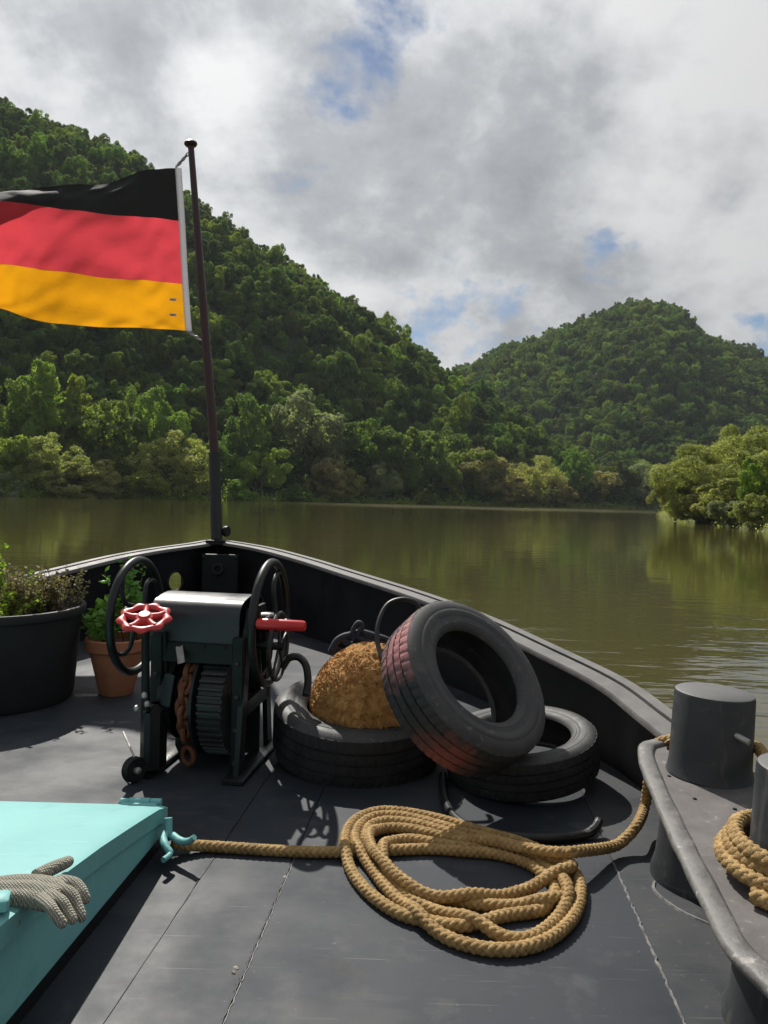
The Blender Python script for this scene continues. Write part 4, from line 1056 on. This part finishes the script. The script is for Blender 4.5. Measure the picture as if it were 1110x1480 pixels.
# pulley block hanging on its wire at the left
pc_ = at(194, 1112, .055)
pul = MB().lathe(pc_, (.75, -.6, .1), [(.001, -.016), (.045, -.018), (.052, -.012), (.044, 0), (.052, .012), (.045, .018), (.001, .016)], 28).build('pulley', 'winch_black', winch)
MB().lathe(pc_ + Vector((.012, -.01, 0)), (.75, -.6, .1), [(.014, -.01), (.014, .016), (.006, .02), (.001, .02)], 12).build('pin', 'steel', pul)
MB().tube([atd(178, 1058, 3.3), pc_ + Vector((0, 0, .05)), Vector((hb_.x + .0, hb_.y + .02, .05))], .005, 8).build('pulley_wire', 'steel', winch)

# ------------------------------------------------------------------ pots and plants
def herb(name, pts, mt_leaf, label, nst, h, spread, leaf, nleaf, seed, group=None, curl=.3, asp=.45):
    g = np.random.default_rng(seed); base = Vector(np.mean(np.array([tuple(p) for p in pts]), axis=0))
    root = empty(name, base); tag(root, label, 'plant', group); st = MB(); LV = []; tint = []; tt = []
    for s in range(nst):
        p = Vector(pts[g.integers(len(pts))]); d = Vector((g.normal(0, spread), g.normal(0, spread), 1)).normalized(); hh = h * g.uniform(.5, 1.15)
        P = [p]; 
        for k in range(6):
            d = (d + Vector((g.normal(0, .13), g.normal(0, .13), g.normal(-.02, .06))) * curl * 2).normalized(); P.append(P[-1] + d * hh / 6)
        st.tube(P, [.0035 - .0004 * k for k in range(7)], 4); tt += [g.random()] * (6 * 4 + 2)
        for q in range(nleaf):
            t = g.uniform(.2, 1) * 6; i = min(5, int(t)); c = P[i].lerp(P[i + 1], t - i)
            o = Vector((g.normal(), g.normal(), g.uniform(-.2, .9))).normalized(); s_ = leaf * g.uniform(.6, 1.3)
            side = o.cross(Vector(g.normal(size=3))).normalized(); up = side.cross(o)
            LV += [c, c + o * s_ * .5 + side * s_ * asp + up * s_ * .12, c + o * s_, c + o * s_ * .5 - side * s_ * asp + up * s_ * .12]; tint.append(g.random())
    n = len(tint); off_ = np.array(base)
    st.build('stems', 'stem', root, True, None, tt)
    me = mesh_np('leaves', np.array([tuple(v) for v in LV]) - off_, np.arange(4 * n).reshape(-1, 4), False, tint=tint); link('leaves', me, mt_leaf, root)['kind'] = 'stuff'
    return root
pcx = Vector((-2.18, 4.32, 0)); pr_, pb_, ph_ = .47, .41, .53
bp_ = empty('planter', pcx); tag(bp_, 'big black round plastic planter at the left picture edge', 'planter')
MB().lathe(pcx, (0, 0, 1), [(pb_ - .03, .004), (pb_, .004), (pb_ + .012, .03), (pr_ - .01, ph_ - .05), (pr_ + .008, ph_ - .045), (pr_ + .014, ph_ - .01), (pr_ + .008, ph_), (pr_ - .014, ph_), (pr_ - .02, ph_ - .03), (pr_ - .035, ph_ - .12)], 72, caps=False).build('pot', 'pot_black', bp_, True, 50)
MB().lathe(pcx, (0, 0, 1), [(.001, ph_ - .05), (pr_ * .5, ph_ - .045), (pr_ - .032, ph_ - .06)], 48, mod=lambda k, i, r, h: (r, h + random.uniform(-.01, .012))).build('soil', 'soil', bp_)
def disc(c, r, z, n, seed, x0=-1, x1=1):
    g = np.random.default_rng(seed); out = []
    while len(out) < n:
        a, b = g.uniform(-1, 1, 2)
        if a * a + b * b < 1 and x0 <= a <= x1: out.append((c.x + a * r, c.y + b * r, z))
    return out
herb('herb_plant', disc(pcx + Vector((.02, -.10, 0)), .33, ph_ - .05, 60, 1, -.7, .75), 'herb_green', 'bushy yellow green herb in front of the black planter', 120, .20, .5, .020, 26, 31, 'herbs in the black planter')
herb('herb_plant', disc(pcx + Vector((.18, .05, 0)), .25, ph_ - .05, 40, 2, -.7, .9), 'herb_grey', 'dry greyish brown herb at the right of the black planter', 110, .27, .32, .020, 26, 32, 'herbs in the black planter')
herb('herb_plant', disc(pcx + Vector((-.08, .12, 0)), .22, ph_ - .05, 20, 3), 'herb_green', 'thin tall sprigs rising above the black planter', 14, .36, .22, .026, 22, 33, 'herbs in the black planter', .25)
tp = Vector((-1.60, 4.62, 0))
tb = atd(160, 1008, 4.45); tp = Vector((atd(168, 1008, 4.5).x, 4.5, 0))
tpo = empty('terracotta_pot', tp); tag(tpo, 'tapered terracotta pot standing behind the left winch wheel', 'pot')
MB().lathe(tp, (0, 0, 1), [(.001, .0), (.092, .0), (.098, .008), (.155, .255), (.172, .258), (.178, .265), (.182, .325), (.176, .332), (.160, .330), (.155, .27), (.150, .24)], 40, caps=False).build('pot_wall', 'terracotta', tpo, True, 35)
MB().lathe(tp, (0, 0, 1), [(.001, .295), (.08, .30), (.156, .29)], 24).build('soil', 'soil', tpo)
herb('basil_plant', disc(tp + Vector((-.08, -.02, 0)), .07, .29, 12, 4), 'basil', 'leafy basil with pale green leaves at the left of the terracotta pot', 16, .30, .22, .058, 24, 34, 'herbs in the terracotta pot', .2, .32)
herb('basil_plant', disc(tp + Vector((.07, .05, 0)), .05, .29, 10, 5), 'basil', 'taller green herb seen through the left winch wheel', 12, .44, .10, .050, 34, 35, 'herbs in the terracotta pot', .15, .22)

# ------------------------------------------------------------------ turquoise hatch
hx0, hx1 = -2.15, -.715
hatch = empty('hatch', (-1.3, 1.9, 0)); tag(hatch, 'turquoise painted steel hatch with curved lid at lower left', 'hatch')
prof = [(2.60, .125), (2.52, .150), (2.40, .172), (2.25, .198), (2.08, .226), (1.9, .250), (1.7, .272), (1.45, .290), (1.2, .300), (.9, .305)]
sk = math.tan(R(4.2))
def hpnt(x, y, z): return (x + (y - 2.55) * sk, y, z)
V = []; Fs = []; k = len(prof)
xs_ = [hx0, -1.6, -1.1, -.78, -.735, hx1]
for x in xs_:
    for (y, z) in prof: V.append(hpnt(x, y, z - (.006 if x == hx1 else .001 if x == -.735 else 0)))
for i in range(len(xs_) - 1):
    for j in range(k - 1): Fs.append((i * k + j, i * k + j + 1, (i + 1) * k + j + 1, (i + 1) * k + j))
o_ = len(V); lip = .058
for x in (hx0, hx1):
    for (y, z) in prof: V.append(hpnt(x, y, z - lip))
for j in range(k - 1):
    a = (len(xs_) - 1) * k; Fs.append((a + j, a + j + 1, o_ + k + j + 1, o_ + k + j))
    Fs.append((j + 1, j, o_ + j, o_ + j + 1))
for i in range(len(xs_) - 1): pass
Fs.append((0, k, 2 * k, 3 * k, 4 * k, 5 * k, o_ + k, o_))
Fs.append(tuple(o_ + j for j in range(k)) [:2] + (o_ + k + 1, o_ + k))
lid = MB().add(V, Fs).build('lid', 'turquoise', hatch, True, 30)
V = []; 
for (x, dz) in ((hx1 - .014, 0),):
    for (y, z) in prof: V.append(hpnt(x, y - .012, z - lip + .02))
    for (y, z) in prof: V.append(hpnt(x + .012, y - .012, .045))
MB().add(V, [(j, j + 1, k + j + 1, k + j) for j in range(k - 1)]).build('coaming', 'turquoise', hatch)
V = [hpnt(x, prof[0][0] - .016, z) for x, z in ((hx0, .0), (hx1 - .014, .0), (hx1 - .014, prof[0][1] - .02), (hx0, prof[0][1] - .02))]
MB().add(V, [(0, 1, 2, 3)]).build('end_coaming', 'turquoise', hatch)
V = []
for (y, z) in prof: V += [hpnt(hx1 - .006, y - .012, .002), hpnt(hx1 - .006, y - .012, .048), hpnt(hx1 - .05, y - .012, .048)]
MB().add(V, [(3 * j + q, 3 * j + 3 + q, 3 * j + 4 + q, 3 * j + 1 + q) for j in range(k - 1) for q in (0, 1)]).build('base_shade_strip', 'black_paint', hatch)  # black strip painted in for the shadow gap under the coaming
# hinge at the far edge
hz_ = prof[0][1]
for (x0, x1, r) in ((at(172, 1163, hz_).x, at(184, 1164, hz_).x, .011), (at(185, 1163, hz_).x, at(214, 1166, hz_).x, .014), (at(215, 1165, hz_).x, at(230, 1167, hz_).x, .013)):
    p = hpnt(0, 2.615, hz_ + .004)
    MB().tube([(x0, p[1], p[2]), (x1 - .002, p[1], p[2])], r, 14).build('hinge_knuckle', 'turquoise', hatch)
MB().box((at(200, 1165, hz_).x, 2.597, hz_ + .002), (.12, .03, .010), None, .003).build('hinge_leaf', 'turquoise', hatch)
# cleat with two horns at the corner
q0 = atd(243, 1203, 2.50); 
cl_ = MB().tube(catmull([atd(240, 1212, 2.52), atd(249, 1208, 2.49), atd(260, 1215, 2.46), atd(272, 1216, 2.44), atd(281, 1210, 2.43)], 6), [.013] * 8 + [.0125] * 6 + [.011] * 6 + [.0095] * 5, 12).build('cleat_horn', 'turquoise', hatch)
MB().tube(catmull([atd(243, 1200, 2.52), atd(236, 1212, 2.47), atd(240, 1224, 2.43), atd(246, 1234, 2.41), atd(236, 1243, 2.37)], 6), [.013] * 12 + [.011] * 6 + [.009] * 7, 12).build('cleat_horn', 'turquoise', hatch)
MB().tube([atd(243, 1182, 2.52), atd(243, 1215, 2.50)], .014, 10).build('cleat_post', 'turquoise', hatch)
# bracket on the lid at the picture edge
bk = at(4, 1312, .285); MB().box(bk + Vector((-.01, 0, .012)), (.045, .05, .03), Matrix.Rotation(R(20), 3, 'Z'), .004).build('bracket', 'turquoise', hatch)

# ------------------------------------------------------------------ work glove
def knit(name, c1, c2):
    m = mat(name, c1, c2, 30, .9, spots=[(9, .62, .12, (.30, .19, .12))]); nt = m.node_tree; N = nt.nodes; L = nt.links; b = N['Principled BSDF']
    tc = N.new('ShaderNodeTexCoord'); hs = []
    cc = b.inputs['Base Color'].links[0].from_socket
    for rot in ((0, 0, .55), (0, .5, -.75)):
        mp = N.new('ShaderNodeMapping'); L.new(tc.outputs['Object'], mp.inputs[0]); mp.inputs[2].default_value = rot
        wv = N.new('ShaderNodeTexWave'); L.new(mp.outputs[0], wv.inputs[0]); wv.inputs['Scale'].default_value = 58; wv.inputs['Distortion'].default_value = 2.5; wv.inputs['Detail'].default_value = 2
        hs.append(wv.outputs['Fac'])
    mu = N.new('ShaderNodeMath'); mu.operation = 'MULTIPLY'; L.new(hs[0], mu.inputs[0]); L.new(hs[1], mu.inputs[1])
    mx = N.new('ShaderNodeMix'); mx.data_type = 'RGBA'; mx.blend_type = 'MIX'; rp_ = N.new('ShaderNodeMapRange'); L.new(mu.outputs[0], rp_.inputs[0])
    rp_.inputs[1].default_value = .0; rp_.inputs[2].default_value = .28; rp_.inputs[3].default_value = .85; rp_.inputs[4].default_value = 0
    L.new(rp_.outputs[0], mx.inputs[0]); L.new(cc, mx.inputs[6]); mx.inputs[7].default_value = (.10, .10, .085, 1); L.new(mx.outputs[2], b.inputs['Base Color'])
    bp = N.new('ShaderNodeBump'); bp.inputs['Strength'].default_value = 1; bp.inputs['Distance'].default_value = .004; L.new(mu.outputs[0], bp.inputs['Height']); L.new(bp.outputs[0], b.inputs['Normal'])
knit('glove_knit', (.46, .44, .35), (.60, .57, .46))
def lid_z(y): return float(np.interp(y, [p[0] for p in reversed(prof)], [p[1] for p in reversed(prof)]))
def on_lid(px, py, up):
    z = .26
    for _ in range(6): p = at(px, py, z + up); z = lid_z(p.y)
    return p
m = MB()
def blob(path, rad, flat=1.0):
    P = catmull(path, 6); n = len(P); rr = list(np.interp(np.linspace(0, len(rad) - 1, n), range(len(rad)), rad)); s = 14
    mm = MB(); mm.tube(P, rr, s); base = P[0]
    mm.lathe(P[-1], (P[-1] - P[-2]).normalized(), [(rr[-1], -.001), (rr[-1] * .8, rr[-1] * .55), (rr[-1] * .4, rr[-1] * .88), (.0005, rr[-1])], s, caps=False)
    m.add(mm.v, mm.f)
pal = [on_lid(x, y, .018) for x, y in ((-28, 1285), (10, 1284), (45, 1284), (78, 1290))]
for dy, rr in ((-.030, .020), (-.012, .023), (.008, .023), (.028, .019)):
    blob([p + Vector((0, dy * (1.15 if i > 0 else .75), -.004 + (.004 if abs(dy) < .02 else 0))) for i, p in enumerate(pal)], [rr * .9, rr, rr, rr * 1.02])
blob([on_lid(52, 1268, .02), on_lid(72, 1257, .024), on_lid(90, 1249, .022), on_lid(99, 1245, .018)], [.019, .017, .0155, .014])
def finger(pts, r):
    blob([on_lid(*pts[0], .022)] + [atd(*q) for q in pts[1:]], [r * 1.12, r * 1.05, r, r * .93])
dE = on_lid(95, 1290, .02).y
finger([(84, 1272), (108, 1276, dE + .03), (119, 1288, dE + .01), (124, 1300, dE)], .0120)
finger([(76, 1282), (101, 1290, dE - .01), (112, 1310, dE - .03), (118, 1326, dE - .045)], .0122)
finger([(66, 1292), (88, 1302, dE - .05), (98, 1318, dE - .065), (105, 1329, dE - .075)], .0122)
finger([(56, 1298), (72, 1310, dE - .08), (80, 1322, dE - .095), (90, 1335, dE - .10)], .0120)
gl_ = m.build('work_glove', 'glove_knit', None); tag(gl_, 'worn grey knitted work glove draped over the hatch edge', 'glove')
md = gl_.modifiers.new('skin', 'REMESH'); md.mode = 'VOXEL'; md.voxel_size = .003; md.use_smooth_shade = True
md = gl_.modifiers.new('soft', 'SMOOTH'); md.iterations = 3; md.factor = .5

# ------------------------------------------------------------------ double bollard on its platform
PZ = .34
dbl = empty('double_bollard', (1.0, 2.0, 0)); tag(dbl, 'dark steel double mooring bollard on a lipped platform at right', 'bollard')
edge = [at(990, 1066, PZ), at(950, 1076, PZ), at(936, 1082, PZ), at(938, 1104, PZ), at(964, 1166, PZ), at(1001, 1243, PZ), at(1040, 1318, PZ), at(1066, 1368, PZ), at(1112, 1414, PZ)]
edge += [Vector((.78, 1.12, PZ)), Vector((.98, .95, PZ)), Vector((1.2, .9, PZ))]
lipP = catmull(edge, 8)
poly = [(p.x, p.y) for p in lipP] + [(1.30, .9), (1.31, 1.6), (1.25, 2.3), (1.16, 2.74)]
MB().prism(list(reversed(poly)) if True else poly, PZ - .014, PZ).build('platform', 'platform', dbl, False)
V = []; Fs = []; sec = [(-.024, -.016), (-.030, -.008), (-.030, .004), (-.022, .011), (.012, .012), (.022, .007), (.024, -.002), (.020, -.016)]; ns_ = len(sec)
for i, p in enumerate(lipP):
    t = lipP[min(i + 1, len(lipP) - 1)] - lipP[max(i - 1, 0)]; nn_ = Vector((-t.y, t.x, 0)).normalized(); wv_ = 1 + .10 * mnoise.noise(p * 9 + Vector((2, 2, 2)))
    for (a, z) in sec: V.append(p - nn_ * a * -wv_ + Vector((0, 0, z * wv_ + .002 * mnoise.noise(p * 6))))
for i in range(len(lipP) - 1):
    for k in range(ns_): Fs.append((i * ns_ + k, (i + 1) * ns_ + k, (i + 1) * ns_ + (k + 1) % ns_, i * ns_ + (k + 1) % ns_))
Fs += [tuple(range(ns_)), tuple((len(lipP) - 1) * ns_ + k for k in range(ns_ - 1, -1, -1))]
MB().add(V, Fs).build('rolled_lip', 'lip', dbl, True, 60)
fb_c = Vector((1.062, 2.44, PZ)); nb_c = Vector((.990, 1.74, PZ))
for c, nm in ((fb_c, 'far'), (nb_c, 'near')):
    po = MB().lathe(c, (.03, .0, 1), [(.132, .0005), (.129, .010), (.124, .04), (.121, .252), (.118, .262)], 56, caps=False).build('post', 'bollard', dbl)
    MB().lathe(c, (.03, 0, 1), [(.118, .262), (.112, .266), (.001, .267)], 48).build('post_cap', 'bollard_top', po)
    MB().lathe((c.x, c.y, 0), (0, 0, 1), [(.17, .0), (.168, .02), (.155, .06), (.145, .16), (.140, PZ - .015)], 48, caps=False).build('pedestal', 'bollard', dbl)
pn = atd(1062, 1062, fb_c.y - .115)
MB().tube([pn + Vector((-.02, .03, .008)), pn + Vector((.028, -.035, -.012))], .0095, 12).build('pin', 'steel', dbl)
# weld foot plate beneath the bollards
pl_ = [at(946, 1275), at(948, 1290), at(985, 1318), at(1052, 1348), at(1110, 1380)]
MB().tube(catmull(pl_, 8), .006, 6).build('weld', 'bead', dbl)
for (px, py) in ((967, 1122), (1004, 1155), (1062, 1170)):
    p = at(px, py, PZ); MB().lathe(p, (0, 0, 1), [(.006, .0), (.006, .003), (.001, .004)], 8).build('rivet', 'black_paint', dbl)

# ------------------------------------------------------------------ braided mooring ropes
def relax(P, r, fixed, it=160):
    P = P.copy(); P0 = P.copy(); n = len(P); far = np.abs(np.subtract.outer(np.arange(n), np.arange(n))) > 10
    for k in range(it):
        D = P[:, None, :] - P[None, :, :]; d = np.linalg.norm(D, axis=2); I, J = np.where((d < 2 * r) & far)
        mv = np.zeros_like(P); ct = np.zeros(n)
        if len(I):
            dd = d[I, J]; dirv = D[I, J] / np.maximum(dd, 1e-5)[:, None]; dirv[:, 2] += np.where(I > J, .5, -.5); dirv /= np.linalg.norm(dirv, axis=1)[:, None]
            np.add.at(mv, I, dirv * ((2 * r - dd) * .5)[:, None]); np.add.at(ct, I, 1)
            mv /= np.maximum(ct, 1)[:, None]; mv[:, :2] *= .6
        P += mv; P[:, 2] -= .0012
        for _ in range(3):
            Q = P.copy(); Q[2:-2] = (P[:-4] * -1 + P[1:-3] * 4 + P[2:-2] * 10 + P[3:-1] * 4 - P[4:]) / 16; P = Q
        sm = P.copy(); sm[1:-1] = P[1:-1] * .5 + (P[2:] + P[:-2]) * .25; P[:, 2] = sm[:, 2]; P[:, :2] = P[:, :2] * .85 + sm[:, :2] * .15
        P[:, :2] += (P0[:, :2] - P[:, :2]) * .05
        P[:, 2] = np.maximum(P[:, 2], r); P[fixed] = P0[fixed]
    return P
def braid(name, path, r, label, mt='rope', group=None):
    st = .006; P = resample(path, st); n = len(P); T = np.gradient(P, axis=0); T /= np.linalg.norm(T, axis=1)[:, None]
    U = np.zeros((n, 3)); u = np.cross(T[0], (0, 0, 1.0)); u /= np.linalg.norm(u)
    for i in range(n): u = u - T[i] * np.dot(u, T[i]); u /= np.linalg.norm(u); U[i] = u
    Wv = np.cross(T, U); ks = np.arange(n) * st * 2 * math.pi / (r * 4.4); VV = []; FF = []; sec = 7; g = np.random.default_rng(3)
    for sgn in (1, -1):
        for q in range(4):
            ph = q * math.pi / 2 + sgn * ks; er = np.cos(ph)[:, None] * U + np.sin(ph)[:, None] * Wv
            rad = r * (.60 + sgn * .10 * np.cos(4 * ks)) * (1 + g.normal(0, .015)); C = P + er * rad[:, None]
            Tg = np.gradient(C, axis=0); Tg /= np.linalg.norm(Tg, axis=1)[:, None]; sd = np.cross(Tg, er); sd /= np.linalg.norm(sd, axis=1)[:, None]
            th = np.arange(sec) * 2 * math.pi / sec
            V = C[:, None, :] + er[:, None, :] * (np.cos(th) * r * .34)[None, :, None] + sd[:, None, :] * (np.sin(th) * r * .44)[None, :, None]
            o = len(VV) * n * sec; idx = o + np.arange(n * sec).reshape(n, sec); a = idx[:-1]; b = idx[1:]
            FF.append(np.stack([a, np.roll(a, -1, 1), np.roll(b, -1, 1), b], -1).reshape(-1, 4)); VV.append(V.reshape(-1, 3))
    o = link(name, mesh_np(name, np.concatenate(VV), np.concatenate(FF), True, None), mt); tag(o, label, 'rope', group)
    # stray fibres
    k = int(n * 1.3); ii = g.integers(0, n, k); a = g.uniform(0, 6.28, k); d = np.cos(a)[:, None] * U[ii] + np.sin(a)[:, None] * Wv[ii]
    p0 = P[ii] + d * r * .9; dr = d * .8 + T[ii] * g.normal(0, 1, k)[:, None] + g.normal(0, .4, (k, 3)); dr /= np.linalg.norm(dr, axis=1)[:, None]
    L_ = g.uniform(.004, .014, k)[:, None]; w_ = np.cross(dr, g.normal(size=(k, 3))); w_ /= np.linalg.norm(w_, axis=1)[:, None]
    Vf = np.stack([p0 - w_ * .0005, p0 + w_ * .0005, p0 + dr * L_], 1).reshape(-1, 3)
    f = link('fibres', mesh_np('fibres', Vf, np.arange(3 * k).reshape(-1, 3), False), mt, o); f['kind'] = 'stuff'
    return o
def cr(cx, cy): return (460 + cx * .3964, 1130 + cy * .3964)
RR = .0195
coil = [(140, 254), (280, 246), (450, 240), (600, 244), (720, 265), (820, 310), (875, 370), (868, 432), (800, 462), (710, 468), (620, 494), (520, 520), (420, 500), (320, 478), (230, 430), (155, 362), (108, 285), (100, 205), (140, 125), (230, 90), (340, 100),
    (460, 125), (580, 160), (710, 195), (840, 245), (925, 300), (960, 370), (935, 450), (880, 515), (790, 562), (680, 588), (560, 572), (430, 522), (335, 445), (265, 352), (190, 280), (130, 200), (160, 120), (240, 95), (340, 105),
    (460, 138), (570, 165), (690, 195), (800, 240), (880, 310), (905, 380), (850, 415), (720, 418), (590, 404), (440, 388), (315, 348), (230, 262), (172, 170), (200, 112), (300, 108), (410, 126), (520, 160),
    (640, 190), (750, 220), (845, 280), (905, 345), (900, 420), (850, 480), (780, 525), (700, 522), (610, 484), (500, 440), (390, 402), (285, 330), (232, 245), (248, 182), (320, 156), (410, 170), (520, 195), (640, 192), (760, 225),
    (860, 254), (935, 268), (945, 292), (880, 302), (780, 325), (680, 352), (560, 376), (430, 372), (325, 345), (235, 262), (180, 175), (205, 118), (300, 108), (420, 130), (540, 165), (660, 190), (770, 222), (870, 250), (965, 254)]
lvl = np.linspace(0, 1, len(coil))
pts = [at(250, 1217, .045), at(270, 1221, .03), at(300, 1223, RR), at(340, 1225, RR), at(400, 1229, RR), at(460, 1231, RR)]
for (c, l) in zip(coil, lvl): pts.append(at(*cr(*c), RR + l * .06))
tail = [at(884, 1224, .04), at(904, 1212, .05), at(921, 1192, .08), atd(932, 1165, 2.78), atd(938, 1125, 2.74), atd(941, 1095, 2.72), atd(950, 1075, 2.74), atd(972, 1069, 2.72), atd(1000, 1075, 2.66)]
raw = catmull(pts, 10); P = resample(raw, .018)
n0 = int(np.sum(np.linalg.norm(P[:, :2] - np.array(at(350, 1225, RR))[:2], axis=1) < 0)) 
fx = np.zeros(len(P), bool); fx[:8] = True; fx[-2:] = True
P = relax(P, RR * .94, fx)
for _ in range(6):
    Q = P.copy(); Q[1:-1] = P[1:-1] * .5 + (P[2:] + P[:-2]) * .25; Q[fx] = P[fx]; P = Q
full = [Vector(p) for p in P] + tail
braid('mooring_rope', catmull([full[i] for i in range(0, len(P), 2)] + tail, 6), RR, 'thick golden braided mooring rope coiled on deck and led to the bollard')
# turns round the near bollard
pp = []
for k in range(64):
    a = -2.6 + k * 2 * math.pi / 20; rr = .132 + RR * (1.0 + (2.2 - k * .075 if k < 28 else .1) + .35 * (1 + math.sin(k * .41)))
    pp.append(Vector((nb_c.x + rr * math.cos(a), nb_c.y + rr * math.sin(a), PZ + RR + .002 + k * .0011 + .010 * math.sin(k * .31) ** 2)))
braid('mooring_rope', catmull(pp, 5), RR, 'golden rope wound in turns around the near bollard')
pp = [fb_c + Vector((.145 * math.cos(a), .15 * math.sin(a), RR + .03 + .006 * k)) for k, a in enumerate(np.linspace(2.2, -.5, 9))] + [Vector((1.17, 2.2, PZ + .06)), Vector((1.16, 2.0, PZ + .035)), Vector((1.15, 1.88, PZ + .03))]
braid('mooring_rope', catmull(pp, 5), RR, 'short golden rope run passing behind the far bollard')

# ------------------------------------------------------------------ the damp air over the river
hzm = bpy.data.materials.new('haze'); hzm.use_nodes = True; nt = hzm.node_tree; nt.nodes.clear()
ho = nt.nodes.new('ShaderNodeOutputMaterial'); hv = nt.nodes.new('ShaderNodeVolumePrincipled'); nt.links.new(hv.outputs[0], ho.inputs['Volume'])
hv.inputs['Color'].default_value = (.86, .93, 1, 1); hv.inputs['Density'].default_value = .00009; hv.inputs['Anisotropy'].default_value = .0
MATS['haze'] = hzm
hb = MB().box((150, 640, 160), (3200, 2400, 2 * (160 - WATER + 3.0))).build('haze', 'haze', None, False); tag(hb, 'thin haze over the river valley', kind='stuff')
